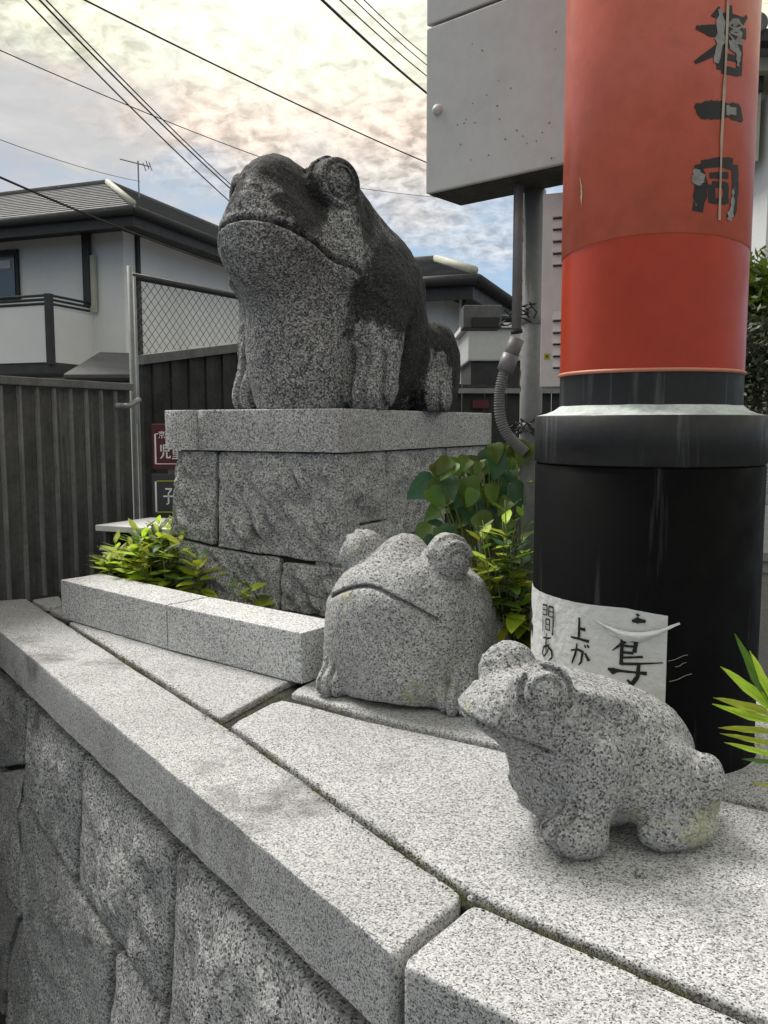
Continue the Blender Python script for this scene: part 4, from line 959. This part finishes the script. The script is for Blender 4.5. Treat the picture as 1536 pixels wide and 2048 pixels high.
for x0, y0, x1, y1, mt in ((313, 961, 420, 963, 'yellow'), (313, 1023, 420, 1025.5, 'yellow'), (311, 963, 313, 1024, 'white')):
    a, b = at(x0, y1, SY - .003), at(x1, y0, SY - .003); m = MB(); m.abox((a.x, SY - .003, a.z), (b.x, SY - .001, b.z)); m.obj('border_line', M[mt], s2)
a, b = at(322, 1100, SY + .02), at(330, 1000, SY + .02)
for sg, xx in ((s1, 335), (s2, 335)):
    p = at(xx, 900, SY + .02); zz = at(xx, 938 if sg is s1 else 1036, SY).z
    m = MB(); m.abox((p.x, SY + .016, GZ + .01), (p.x + .02, SY + .03 + (.012 if sg is s2 else 0), zz + .04)) if sg is s1 else m.abox((p.x + .05, SY + .016, GZ + .01), (p.x + .07, SY + .03, zz + .04)); m.obj('stake', M['galv'], sg)
# white slab bench
wb = at(190, 1050, 3.15)
ben = thing('slab_bench', 'low white slab bench with dark open sides beside the green plant', 'bench', (wb.x, 3.15, 0))
bu2, bv2 = Vector((.92, -.39, 0)).normalized(), Vector((.45, .89, 0)).normalized()
m = MB(); m.box(wb, bu2 * .75, bv2 * .30, ZA * -.022); m.obj('top_slab', M['whitepaint'], ben, bevel=.003)
m = MB(); m.box(wb + bu2 * .03 + bv2 * .02 + ZA * -.022, bu2 * .02, bv2 * .26, ZA * -(wb.z - .07)); m.obj('side_panel', M['darkbox'], ben)
m = MB(); m.box(wb + bu2 * .10 + bv2 * .1 + ZA * -.022, bu2 * .6, bv2 * .02, ZA * -(wb.z - .07)); m.obj('back_panel', M['darkbox'], ben)
m = MB(); m.box(wb + bu2 * .015 + ZA * -.085, bu2 * .7, bv2 * .28, ZA * -.008); m.obj('shelf', M['whitepaint'], ben)
m = MB(); m.box(Vector((wb.x, wb.y, .003)) + bu2 * .015 + bv2 * .01, bu2 * .7, bv2 * .27, ZA * .10); m.obj('base_slab', M['whitepaint'], ben, bevel=.003)

# ------------------------------------------------------------------ houses
dL, dR = Vector((-.94, .342, 0)), Vector((.342, .94, 0))
def house(C, zE, name, label, parent_cat, la, lb, pitch, half, inset, mats, gz=GZ, vis=True):
    """L-shaped hip roofed house; C is the eave corner nearest, wings run la along dL and lb along dR, each 2*half deep"""
    t = thing(name, label, 'house', (C.x, C.y, gz))
    def P(a, b, z): return Vector((C.x, C.y, 0)) + dL * a + dR * b + ZA * z
    zr = zE + pitch * half; th = .10
    # roof planes with thickness: left plane, right plane, and the two back planes
    planes = {'roof_plane': [[(0, 0, zE), (la, 0, zE), (la, half, zr), (half, half, zr)], [(0, lb, zE), (0, 0, zE), (half, half, zr), (half, lb, zr)],
                             [(la, 2 * half, zE), (2 * half, 2 * half, zE), (half, half, zr), (la, half, zr)], [(2 * half, 2 * half, zE), (2 * half, lb, zE), (half, lb, zr), (half, half, zr)]]}
    for pl in planes['roof_plane']:
        m = MB(); top = [P(*p) for p in pl]; low = [p - ZA * th for p in top]; m.add(top + low, [(0, 1, 2, 3), (7, 6, 5, 4)] + [(i, (i + 1) % 4, 4 + (i + 1) % 4, 4 + i) for i in range(4)])
        r = m.obj('roof_plane', M['rooftile'], t)
        # courses of tiles as thin steps up the slope
        A, B, D_, E_ = top; nrm = (B - A).cross(E_ - A).normalized(); nrm = nrm if nrm.z > 0 else -nrm
        for k in range(14):
            f_ = k / 14; f2 = (k + 1) / 14; a, b = A.lerp(E_, f_), B.lerp(D_, f_); a2, b2 = A.lerp(E_, f2), B.lerp(D_, f2)
            m = MB(); m.add([a + nrm * .020, b + nrm * .020, b2 + nrm * .008, a2 + nrm * .008, a + nrm * .002, b + nrm * .002], [(0, 1, 2, 3), (4, 5, 1, 0)]); m.obj('tile_course', M['rooftile'], r)
    m = MB(); m.tube([P(-.02, -.02, zE + .03), P(half, half, zr + .03)], .045, 8); m.obj('hip_cap', M['ridge'], t, smooth=True)
    m = MB(); m.tube([P(half, half, zr + .02), P(la, half, zr + .02)], .05, 8); m.obj('ridge_cap', M['rooftile'], t, smooth=True)
    m = MB(); m.tube([P(half, half, zr + .02), P(half, lb, zr + .02)], .05, 8); m.obj('ridge_cap', M['rooftile'], t, smooth=True)
    # gutter, fascia and soffit
    for a, b in (((-.06, -.06), (la, -.06)), ((-.06, -.06), (-.06, lb))):
        m = MB(); m.tube([P(*a, zE - .06), P(*b, zE - .06)], .055, 8); m.obj('gutter', M['darktrim'], t, smooth=True)
    m = MB(); m.add([P(0.02, .02, zE - .13), P(la, .02, zE - .13), P(la, inset + .1, zE - .13), P(inset + .1, inset + .1, zE - .13), P(inset + .1, lb, zE - .13), P(.02, lb, zE - .13)], [(0, 1, 2, 3), (0, 3, 4, 5)]); m.obj('soffit', M['soffit'], t)
    m = MB()
    for a0, b0_, a1, b1 in ((0, 0, la, .03), (0, .03, .03, lb)):
        m.box(P(a0, b0_, zE - .24), dL * (a1 - a0), dR * (b1 - b0_), ZA * .14)
    m.obj('fascia', M['darktrim'], t)
    zt_ = zE - .10
    i = inset; ww = .15
    m = MB(); m.box(P(i, i, gz), dL * (la - i), dR * ww, ZA * (zt_ - gz)); wl = m.obj('wall', mats[0], t)
    m = MB(); m.box(P(i, i + ww, gz), dL * ww, dR * (lb - i), ZA * (zt_ - gz)); wr = m.obj('wall', mats[1], t)
    for a0, b0_, a1, b1 in ((i + ww, 2 * half - i, la, 2 * half - i + ww),):
        m = MB(); m.box(P(a0, b0_, gz), dL * (a1 - a0), dR * ww, ZA * (zt_ - gz)); m.obj('wall', mats[0], t)
    return t, P, wl, wr
C1 = at(265, 412, 11.0)
h1, P1, wl1, wr1 = house(C1, C1.z, 'house', 'grey two storey house with a hipped slate roof and a balcony, on the left', 'house', 9.0, 8.0, .52, 1.55, .62, (M['stucco'], M['stucco']))
W0 = P1(.62, .62, 0)
def onl(px, py, off=0.0): return hit(px, py, W0 - dR * off, dR)       # on the left-hand wall
def onr(px, py, off=0.0): return hit(px, py, W0 - dL * off, dL)
def panel(px0, py0, px1, py1, off, dep, mat, name, parent, bev=0.0):
    a, b = onl(px0, py1, off), onl(px1, py0, off); m = MB(); s = (b - a).dot(dL); m.box(a, dL * s, dR * dep, ZA * (b.z - a.z)); return m.obj(name, mat, parent, bevel=bev)
wn1 = panel(-130, 498, 33, 608, .05, .04, M['darktrim'], 'window', h1)
panel(-120, 506, -40, 600, .065, .012, M['glass'], 'pane', wn1); panel(-34, 506, 27, 600, .065, .012, M['glass'], 'pane', wn1); panel(-30, 520, 20, 540, .075, .006, M['curtain'], 'blind', wn1)
panel(167, 455, 175, 612, .10, .06, M['darktrim'], 'downpipe', h1)
panel(180, 510, 187, 625, .08, .05, M['ridge'], 'downpipe', h1)
a = onr(274, 478, .04); m = MB(); m.box(Vector((a.x, a.y, C1.z - 2.6)), dL * .07, dR * .07, ZA * 2.5); m.obj('corner_pipe', M['darktrim'], h1)
# balcony
ws = onl(186, 612); bz1 = onl(186, 606).z; k_ = 0
bd_ = 0.0
for s in np.linspace(0, 3, 301):
    p = Vector((ws.x, ws.y, 0)) - dR * float(s); q = (p.x) / p.y * FPX + 768
    if q <= 112: bd_ = float(s); break
bal = h1
bc = Vector((ws.x, ws.y, 0)) - dR * bd_
zb_ = at(112, 724, bc.y).z; zt2 = at(112, 612, bc.y).z; zr2 = at(112, 590, bc.y).z
m = MB(); m.box(bc + ZA * zb_, dL * 5, dR * .06, ZA * (zt2 - zb_)); bp = m.obj('balcony_panel', M['balcony'], h1)
m = MB(); m.box(bc + ZA * zb_ + dR * .06, dL * .06, dR * (bd_ - .06), ZA * (zt2 - zb_ - .02)); m.obj('balcony_panel', M['balcony'], h1)
m = MB(); m.box(bc + ZA * (zb_ - .14) + dR * .02, dL * 5, dR * (bd_ - .02), ZA * .138); m.obj('balcony_floor', M['soffit'], h1)
m = MB(); m.box(bc - dR * .02 - dL * .02 + ZA * (zb_ - .03), dL * .08, dR * .08, ZA * (zr2 - zb_ + .05)); m.obj('balcony_post', M['darktrim'], h1)
for k in range(3):
    z = zt2 + (zr2 - zt2) * (k + .6) / 2.6
    m = MB(); m.tube([bc + ZA * z, bc + dL * 5 + ZA * z], .018, 6); m.obj('balcony_rail', M['darktrim'], h1)
    m = MB(); m.tube([bc + ZA * z, bc + dR * bd_ + ZA * z], .018, 6); m.obj('balcony_rail', M['darktrim'], h1)
for s in (.95, 2.4):
    m = MB(); m.box(bc + dL * s - dR * .004 + ZA * (zb_ + .01), dL * .015, dR * .003, ZA * (zt2 - zb_ - .02)); m.obj('panel_joint', M['soffit'], h1)
# small lower roof at the corner
lr = [onr(x, y, .0) for x, y in ((205, 0), (262, 0))]
pa, pb_, pc_, pd = at(128, 748, 10.2), at(262, 748, 10.6), at(262, 706, 11.6), at(200, 704, 11.4)
m = MB(); m.add([pa, pb_, pc_, pd] + [p - ZA * .12 for p in (pa, pb_, pc_, pd)], [(0, 1, 2, 3), (7, 6, 5, 4), (0, 4, 5, 1), (1, 5, 6, 2), (3, 7, 4, 0)]); m.obj('porch_roof', M['rooftile'], h1)
m = MB(); m.tube([pa - ZA * .05, pb_ - ZA * .05], .05, 8); m.obj('porch_gutter', M['darktrim'], h1)
# aerial on the roof
ar = P1(1.5, 1.6, 0); ab = at(278, 392, 13.2)
ae = thing('aerial', 'thin television aerial standing above the slate roof', 'aerial', (ab.x, 13.2, ab.z - .25))
m = MB(); m.tube([(ab.x, 13.2, ab.z - .3), (ab.x, 13.2, at(278, 322, 13.2).z)], .012, 6); m.obj('mast', M['steel'], ae)
m = MB(); m.tube([at(240, 318, 13.2), at(299, 333, 13.2)], .010, 6); m.obj('boom', M['steel'], ae)
for x, y in ((292, 322), (298, 325), (286, 326)):
    m = MB(); m.tube([at(x, y, 13.0), at(x + 6, y + 16, 13.4)], .007, 5); m.obj('element', M['steel'], ae)
# second house behind the frog
C2 = at(946, 548, 8.6)
h2, P2, wl2, wr2 = house(C2, C2.z, 'house', 'smaller house with dark eaves seen between the big frog and the steel pole', 'house', 1.15, 6.0, .45, .55, .42, (M['stucco'], M['stucco']))
W0b = P2(.42, .42, 0)
def pan2(px0, py0, px1, py1, off, dep, mat, name, parent):
    a, b = hit(px0, py1, W0b - dR * off, dR), hit(px1, py0, W0b - dR * off, dR); s = (b - a).dot(dL); m = MB(); m.box(a, dL * s, dR * dep, ZA * (b.z - a.z)); return m.obj(name, mat, parent)
pan2(918, 596, 924, 665, .05, .05, M['balcony'], 'downpipe', h2); pan2(924.5, 590, 928, 730, .06, .05, M['darktrim'], 'corner_trim', h2)
# white shed behind the hose
sh = at(936, 722, 5.2); st_ = at(1004, 657, 5.2); shd = thing('storage_locker', 'pale grey locker under the junction box, beyond the low dark fence', 'locker', (sh.x, 5.2, GZ))
m = MB(); m.abox((sh.x, 5.2, sh.z), (at(1110, 700, 5.2).x, 5.9, st_.z)); m.obj('case', M['boxgrey'], shd, bevel=.01)
m = MB(); m.abox((sh.x - .03, 5.17, st_.z + .001), (at(1110, 700, 5.2).x + .03, 5.93, st_.z + .035)); m.obj('lid', M['balcony'], shd, bevel=.006)
m = MB(); m.abox((sh.x + .02, 5.22, GZ), (at(1110, 700, 5.2).x - .02, 5.88, sh.z - .002)); m.obj('base', M['darkbox'], shd)
# gate building at the right edge
Yg = 5.0
gt = thing('gatehouse', 'cream gatehouse eave with a round tile end at the right edge', 'building', (at(1560, 300, Yg).x, Yg, GZ))
def gbox(x0, y0, x1, y1, Ya, Yb, mat, name, bev=.004):
    a, b = at(x0, y1, Ya), at(x1, y0, Ya); m = MB(); m.abox((a.x, Ya, a.z), (b.x, Yb, b.z)); return m.obj(name, mat, gt, bevel=bev)
tp = at(1517, 44, Yg - .3); m = MB(); m.lathe(tp, -YA, [(.052, -1.5), (.052, 0), (.044, .006), (.036, .002), (.016, .004), (.0005, .008)], 28); m.obj('tile_end', M['rooftile'], gt, smooth=True)
for i in range(1, 6):
    q = tp + Vector((.19 * i, 0, .0)); m = MB(); m.lathe(q, -YA, [(.052, -1.5), (.052, 0), (.044, .006), (.036, .002), (.016, .004), (.0005, .008)], 28); m.obj('tile_end', M['rooftile'], gt, smooth=True)
gbox(1506, 56, 1900, 82, Yg - .28, Yg + 1.5, M['darktrim'], 'eave_board'); gbox(1494, 84, 1900, 101, Yg - .2, Yg + 1.4, M['pvc'], 'fascia'); gbox(1490, 102, 1900, 141, Yg - .12, Yg + 1.3, M['cream'], 'beam')
gbox(1492, 142, 1525, 322, Yg - .02, Yg + .25, M['cream'], 'bracket_panel'); gbox(1516, 150, 1529, 182, Yg - .05, Yg - .022, M['darktrim'], 'lamp_bracket', .008)
gbox(1528, 183, 1600, 560, Yg - .06, Yg + .25, M['balcony'], 'white_post'); gbox(1600.5, 142, 1900, 560, Yg, Yg + .2, M['cream'], 'side_wall')
gbox(1488, 418, 1513, 430, Yg + .3, Yg + .6, M['balcony'], 'meter_lid'); gbox(1490, 430.5, 1510, 600, Yg + .32, Yg + .55, M['cream'], 'meter_box')
gbox(1488, 560.5, 1900, 1010, Yg + .1, Yg + .3, M['rock'], 'base_wall')
# ------------------------------------------------------------------ cables
def cable(label, pts, Ya, Yb, r, sag=.03, mat='cable'):
    a, b = at(*pts[0], Ya), at(*pts[1], Yb); a2, b2 = a + (a - b) * .25, b + (b - a) * .25; n = 24
    P = [a2.lerp(b2, i / n) - ZA * (sag * (1 - (2 * i / n - 1) ** 2)) for i in range(n + 1)]
    m = MB(); m.tube(P, r, 6); o = m.obj('overhead_cable', M[mat]); tag(o, label, 'cable', 'overhead cables across the sky'); return o
CB = [('left of three parallel cables falling from the top left corner to the big frog', ((62, 0), (461, 398)), 9, 15, .009, .1),
      ('middle of three parallel cables falling from the top left corner to the big frog', ((90, 0), (467, 376)), 9, 15, .010, .1),
      ('right of three parallel cables falling from the top left corner to the big frog', ((103, 0), (470, 370)), 9, 15, .008, .1),
      ('single dark cable crossing the sky above the big frog to the grey cabinet', ((190, 0), (856, 320)), 8, 13, .009, .08),
      ('thin faint cable entering at the left edge and ending behind the frog head', ((0, 92), (530, 312)), 12, 18, .008, .1),
      ('thickest cable at upper centre running down to the grey cabinet', ((650, 0), (858, 186)), 8, 11, .013, .04),
      ('second cable from the left in the fan beside the cabinet', ((685, 0), (858, 152)), 9, 12, .007, .04),
      ('third cable from the left in the fan beside the cabinet', ((714, 0), (858, 130)), 9, 12, .006, .04),
      ('fourth and uppermost cable in the fan beside the cabinet', ((733, 0), (858, 112)), 9, 12, .006, .04),
      ('black cable passing in front of the slate roof of the left house', ((0, 346), (446, 525)), 7, 9.5, .010, .06),
      ('faint cable low in the sky at the far left above the roof', ((0, 273), (240, 350)), 16, 22, .007, .1),
      ('very faint short cable right of the frog below the cabinet', ((740, 378), (858, 392)), 18, 22, .006, .02)]
for l_, p_, a_, b_, r_, s_ in CB: cable(l_, p_, a_, b_, r_, s_)

# ------------------------------------------------------------------ plants
def leaf_mesh(name, kind, seed):
    rr = random.Random(seed); n = 7; vs, fs = [], []
    for i in range(n + 1):
        t = i / n
        w_ = {'lance': .17 * math.sin(math.pi * min(1, t ** .8 * 1.0)) ** .9 + .004, 'narrow': .095 * math.sin(math.pi * t ** .75) ** .8 + .003, 'heart': .40 * (math.sin(math.pi * min(1, (t * .93 + .07)) ** .62) ** .85) + .004}[kind]
        if i == n: w_ = .002
        zb = {'lance': -.22, 'narrow': -.12, 'heart': -.25}[kind] * t * t + .03 * math.sin(t * 6 + seed); fold = .30 * w_
        yy = .02 * math.sin(t * 5 + seed * 2)
        for s in (-1, -.5, 0, .5, 1):
            vs.append((t, yy + s * w_, zb + abs(s) * fold + .012 * math.sin(t * 14 + s * 3 + seed)))
    for i in range(n):
        for j in range(4): a = i * 5 + j; fs.append((a, a + 1, a + 6, a + 5))
    me = bpy.data.meshes.new(name); me.from_pydata(vs, [], fs); me.polygons.foreach_set('use_smooth', [True] * len(fs)); me.update(); return me
LM = {}
for kind in ('lance', 'narrow', 'heart'):
    for mt in ('leafY', 'leafG', 'leafD'):
        LM[kind, mt] = []
        for s in range(3):
            me = leaf_mesh('leaf', kind, s); me.materials.append(M[mt]); LM[kind, mt].append(me)
def put_leaf(parent, pos, d, up, length, kind, mt, rr, wide=1.0):
    d = Vector(d).normalized(); up = Vector(up); s = up.cross(d)
    if s.length < 1e-3: s = d.orthogonal()
    s.normalize(); u = d.cross(s)
    o = bpy.data.objects.new('leaf', rr.choice(LM[kind, mt])); col.objects.link(o); o.parent = parent
    mt_ = Matrix((d, s, u)).transposed().to_4x4(); mt_ = Matrix.Translation(pos - parent.location) @ mt_ @ Matrix.Diagonal((length, length * wide, length, 1)); o.matrix_local = mt_
def shoot(parent, base, tip, nl, ll, kind, mts, rr, start=.25, r=.0022, wide=1.0, droop=0.0):
    base, tip = Vector(base), Vector(tip); mid_ = base.lerp(tip, .5) + Vector((rr.uniform(-.015, .015), rr.uniform(-.015, .015), .0))
    P = cr([base, mid_, tip], 6); m = MB(); m.tube(P, [r * (1 - .6 * i / len(P)) for i in range(len(P))], 6); m.obj('stem', M['stem'], parent, smooth=True)
    ax = (tip - base).normalized(); a = rr.uniform(0, 6.28)
    for k in range(nl):
        t = start + (1 - start) * (k + .5) / nl; p = P[min(len(P) - 1, int(t * (len(P) - 1)))]; a += 2.4
        e = Vector((math.cos(a), math.sin(a), 0)); lift = .15 + 1.3 * t ** 3 - droop
        L = ll * (1.0 - .45 * max(0, t - .6) / .4) * rr.uniform(.75, 1.15)
        put_leaf(parent, p + e * .002, e + ax * lift, ax, L, kind, rr.choice(mts), rr, wide)
rr = random.Random(4)
def ground_(px, py, z=.045): return at_z(px, py, z)
# bright clump behind the far kerb block
b = ground_(320, 1185)
p1 = thing('leafy_plant', 'bright yellow-green bushy plant growing behind the far kerb block', 'plant', b)
for i in range(56):
    x = rr.uniform(226, 425); base = at_z(x + rr.uniform(-10, 10), rr.uniform(1178, 1205) - max(0, (300 - x)) * .15, .05)
    if (base - kA).dot(-KN) < .19: base = base - KN * (.19 - (base - kA).dot(-KN))
    hmax = .24 - .12 * abs((x - 330) / 110) ** 1.6
    tip = base + Vector((rr.uniform(-.05, .03), rr.uniform(-.05, .02), max(.05, hmax * rr.uniform(.7, 1.15))))
    shoot(p1, base, tip, 10, .10, 'lance', ['leafY', 'leafY', 'leafG'], rr, .1)
b = ground_(490, 1222); p2 = thing('seedling', 'small sprig of broad green leaves in front of the lower plinth blocks', 'plant', b)
if (b - kA).dot(-KN) < .19: b = b - KN * (.2 - (b - kA).dot(-KN)); p2.location = b
for tx, ty in ((470, 1150), (505, 1155), (520, 1185)):
    t_ = at(tx, ty + 14, b.y - .02); shoot(p2, b, t_, 5, .07, 'lance', ['leafY', 'leafG'], rr, .5, wide=1.35)
# creeper and shoots between plinth and pillar
b = at_z(985, 1270, .0); b = Vector((at(990, 1000, 2.25).x, 2.25, 0)); p3 = thing('climbing_plant', 'tall mixed plant with broad dark leaves between the plinth and the black pillar foot', 'plant', b)
for i, (x, y, s, mt) in enumerate(((1000, 955, 82, 'leafD'), (872, 995, 80, 'leafD'), (918, 1010, 78, 'leafD'), (940, 1048, 80, 'leafD'), (905, 960, 60, 'leafG'), (948, 918, 62, 'leafG'), (975, 905, 50, 'leafG'), (1030, 915, 60, 'leafG'), (862, 1072, 70, 'leafD'), (893, 930, 45, 'leafG'),
                                (960, 985, 60, 'leafG'), (1035, 985, 55, 'leafG'), (925, 940, 55, 'leafG'), (1010, 890, 45, 'leafG'), (1045, 950, 55, 'leafG'), (895, 1040, 50, 'leafG'), (1000, 1010, 60, 'leafD'), (960, 880, 40, 'leafG'), (975, 1040, 60, 'leafG'), (1040, 1040, 60, 'leafG'), (930, 985, 55, 'leafG')) * 4):
    x += rr.uniform(-28, 28); y += rr.uniform(-30, 30); s *= rr.uniform(.5, .95); mt = mt if rr.random() < .7 else 'leafG'
    Y = 2.28 + rr.uniform(-.07, .12); y = max(y, 935 if x < 985 else 905); p = at(x, y - s * .45, Y); L = s / FPX * Y * 1.1
    put_leaf(p3, p, Vector((rr.uniform(-.8, .8), rr.uniform(-.6, -.1), -rr.uniform(.3, 1))), Vector((rr.uniform(-.4, .4), -1, rr.uniform(.2, 1.0))), L, 'heart', mt, rr)
    q = Vector((b.x + (p.x - b.x) * .4, 2.33, p.z * .5)); m = MB(); m.tube(cr([b + Vector((rr.uniform(-.04, .04), .05, 0)), q, p], 6), .0016, 5); m.obj('stem', M['stem'], p3, smooth=True)
for i, (x0, y0, x1, y1, nl, ll) in enumerate(((1030, 1290, 1010, 1000, 17, .085), (1060, 1300, 1046, 1010, 16, .08), (990, 1290, 965, 1040, 14, .085), (1015, 1300, 985, 1120, 12, .09), (1050, 1300, 1040, 1150, 12, .09), (970, 1260, 940, 1090, 10, .08), (1035, 1310, 1030, 1200, 10, .10), (1000, 1300, 1000, 1190, 10, .10), (1062, 1050, 1040, 872, 7, .06))):
    Y = 2.08 + .03 * (i % 3) - .02 + (.18 if y0 < 1200 else 0); base = at(x0, y0, Y); base.z = max(base.z, .0); shoot(p3, base, at(x1, y1, Y), nl, ll, 'lance', ['leafG', 'leafG', 'leafY'], rr, .15, .0026, 1.1, .15)
for i in range(9):
    x0 = rr.uniform(965, 1058); y1 = rr.uniform(985, 1160); Y = rr.uniform(2.05, 2.2); base = at(x0, 1300, Y); base.z = max(base.z, 0); shoot(p3, base, at(x0 + rr.uniform(-45, 5), y1, Y), 11, rr.uniform(.075, .10), 'lance', ['leafG', 'leafG', 'leafY', 'leafD'], rr, .12, .0024, 1.35, .2)
# spear-leaved weed at the right edge
b = at(1560, 1640, 1.36); b.z = 0; p4 = thing('weed', 'green weed with narrow pointed leaves at the right edge before the black pillar foot', 'plant', b)
tip = at(1540, 1405, 1.36); m = MB(); m.tube(cr([b, b.lerp(tip, .5) + Vector((.008, 0, 0)), tip], 6), .003, 8); m.obj('stem', M['stem'], p4, smooth=True)
for (sx, sy, ex, ey, w_) in ((1538, 1415, 1484, 1270, 1.3), (1545, 1420, 1519, 1310, 1.4), (1542, 1420, 1458, 1334, 1.7), (1545, 1432, 1444, 1391, 1.2), (1548, 1450, 1436, 1403, 1.1), (1548, 1468, 1448, 1449, .9), (1552, 1495, 1450, 1462, .8), (1552, 1515, 1460, 1482, 1.0), (1556, 1530, 1492, 1514, .9), (1558, 1572, 1508, 1565, .8),
                             (1545, 1415, 1590, 1300, 1.3), (1548, 1440, 1640, 1400, 1.2), (1552, 1470, 1650, 1450, 1.1), (1554, 1500, 1640, 1490, 1.0)):
    s_, e_ = at(sx, sy, 1.36), at(ex, ey, 1.30 + .04 * rr.random()); put_leaf(p4, s_, e_ - s_, Vector((0, -.7, .6)), (e_ - s_).length, 'narrow', rr.choice(['leafY', 'leafY', 'leafG']), rr, w_ * .55)
# shrub and clipped hedge behind the pillar on the right
def bush(name, label, x0, x1, y0, y1, Y, dep, nl, ll, mat, trunk=True):
    a, b = at(x0, y1, Y), at(x1, y0, Y); base = Vector(((a.x + b.x) / 2, Y + dep / 2, GZ + .01)); t = thing(name, label, 'shrub', base)
    r2 = random.Random(int(x0 + y0)); m = MB()
    for i in range(nl):
        u, v, w_ = (r2.gauss(0, .42) for _ in range(3)); L = math.sqrt(u * u + v * v + w_ * w_); 
        if L > 1: u, v, w_ = u / L, v / L, w_ / L
        p = Vector(((a.x + b.x) / 2 + u * (b.x - a.x) / 2, Y + dep / 2 + v * dep / 2, (a.z + b.z) / 2 + w_ * (b.z - a.z) / 2))
        d = Vector((r2.uniform(-1, 1), r2.uniform(-1, .3), r2.uniform(-.3, .8))).normalized() * ll * r2.uniform(.6, 1.3); s = d.cross(Vector((r2.uniform(-1, 1), r2.uniform(-1, 1), 1))).normalized() * ll * .28
        m.add([p, p + d * .5 + s, p + d, p + d * .5 - s], [(0, 1, 2, 3)])
    o = m.obj('foliage', mat, t); o['kind'] = 'stuff'
    m = MB()
    for k in range(5): m.tube([base + Vector((r2.uniform(-.05, .05), 0, 0)), Vector((base.x + r2.uniform(-.3, .3) * (b.x - a.x), base.y, (a.z + b.z) / 2 + r2.uniform(-.2, .3) * (b.z - a.z)))], [.02, .006], 6)
    m.obj('branches', M['twig'], t)
bush('garden_shrub', 'dark shrub with yellow-green tips at the right edge above the grey hedge', 1478, 1640, 486, 690, 3.9, .5, 1500, .055, M['leafG'])
bush('garden_shrub', 'grey-green small leaved hedge bush low at the right edge behind the pillar', 1470, 1650, 600, 860, 3.6, .5, 2200, .035, M['leafH'])

# ------------------------------------------------------------------ small things on the paving
r3 = random.Random(9)
m = MB()
def tuft(p, n, h):
    for _ in range(n):
        a = p + Vector((r3.uniform(-.012, .012), r3.uniform(-.006, .006), -.006)); d = Vector((r3.uniform(-.006, .006), r3.uniform(-.006, .006), h * r3.uniform(.4, 1))); s = Vector((r3.uniform(-1, 1), r3.uniform(-1, 1), 0)).normalized() * .0009
        m.add([a - s, a + s, a + d], [(0, 1, 2)])
J = [((444, 1446), (935, 1796), 420), ((940, 1800), (1500, 2042), 330), ((140, 1245), (440, 1443), 300), ((566, 1390), (760, 1441), 60), ((455, 1442), (560, 1385), 50)]
for a, b, n in J:
    for k in range(n):
        t = r3.random() ** 1.0; p = at_z(a[0] + (b[0] - a[0]) * t, a[1] + (b[1] - a[1]) * t + r3.uniform(-3, 3))
        if noise.noise(p * 9) > -.15: tuft(Vector((p.x, p.y, -.004)), 4, .011)
o = m.obj('moss', M['moss']); o['kind'] = 'stuff'
m = MB()
def grain(p, r):
    q = [Vector((1, 0, 0)), Vector((0, 1, 0)), Vector((-1, 0, 0)), Vector((0, -1, 0)), Vector((0, 0, .8)), Vector((0, 0, -.5))]
    m.add([p + v * r * r3.uniform(.5, 1.2) for v in q], [(0, 1, 4), (1, 2, 4), (2, 3, 4), (3, 0, 4), (1, 0, 5), (2, 1, 5), (3, 2, 5), (0, 3, 5)])
for a, b, n in J:
    for k in range(n):
        t = r3.random(); grain(at_z(a[0] + (b[0] - a[0]) * t, a[1] + (b[1] - a[1]) * t + r3.gauss(0, 7)) + ZA * .0006, r3.uniform(.0008, .0026))
for k in range(260):
    grain(at_z(r3.gauss(1260, 170), r3.gauss(1640, 70)) + ZA * .0006, r3.uniform(.0006, .0018))
for k in range(160):
    grain(at_z(r3.gauss(760, 120), r3.gauss(1425, 22)) + ZA * .0006, r3.uniform(.0008, .002))
o = m.obj('grit', M['soil']); o['kind'] = 'stuff'
for i, (x, y, r, lab) in enumerate(((1281, 1752, .008, 'little round pebble on the paving below the smallest frog'), (944, 1801, .006, 'tiny pebble lodged where the coping joint meets the paving'))):
    p = at_z(x, y); bm = bmesh.new(); bmesh.ops.create_icosphere(bm, subdivisions=2, radius=r)
    for v in bm.verts: v.co *= 1 + .35 * noise.noise(v.co * 120 + Vector((i, 0, 0))); v.co.z *= .75
    me = bpy.data.meshes.new('pebble'); bm.to_mesh(me); bm.free(); me.materials.append(M['frog']); o = bpy.data.objects.new('pebble', me); col.objects.link(o); o.location = p + ZA * r * .55; tag(o, lab, 'pebble')
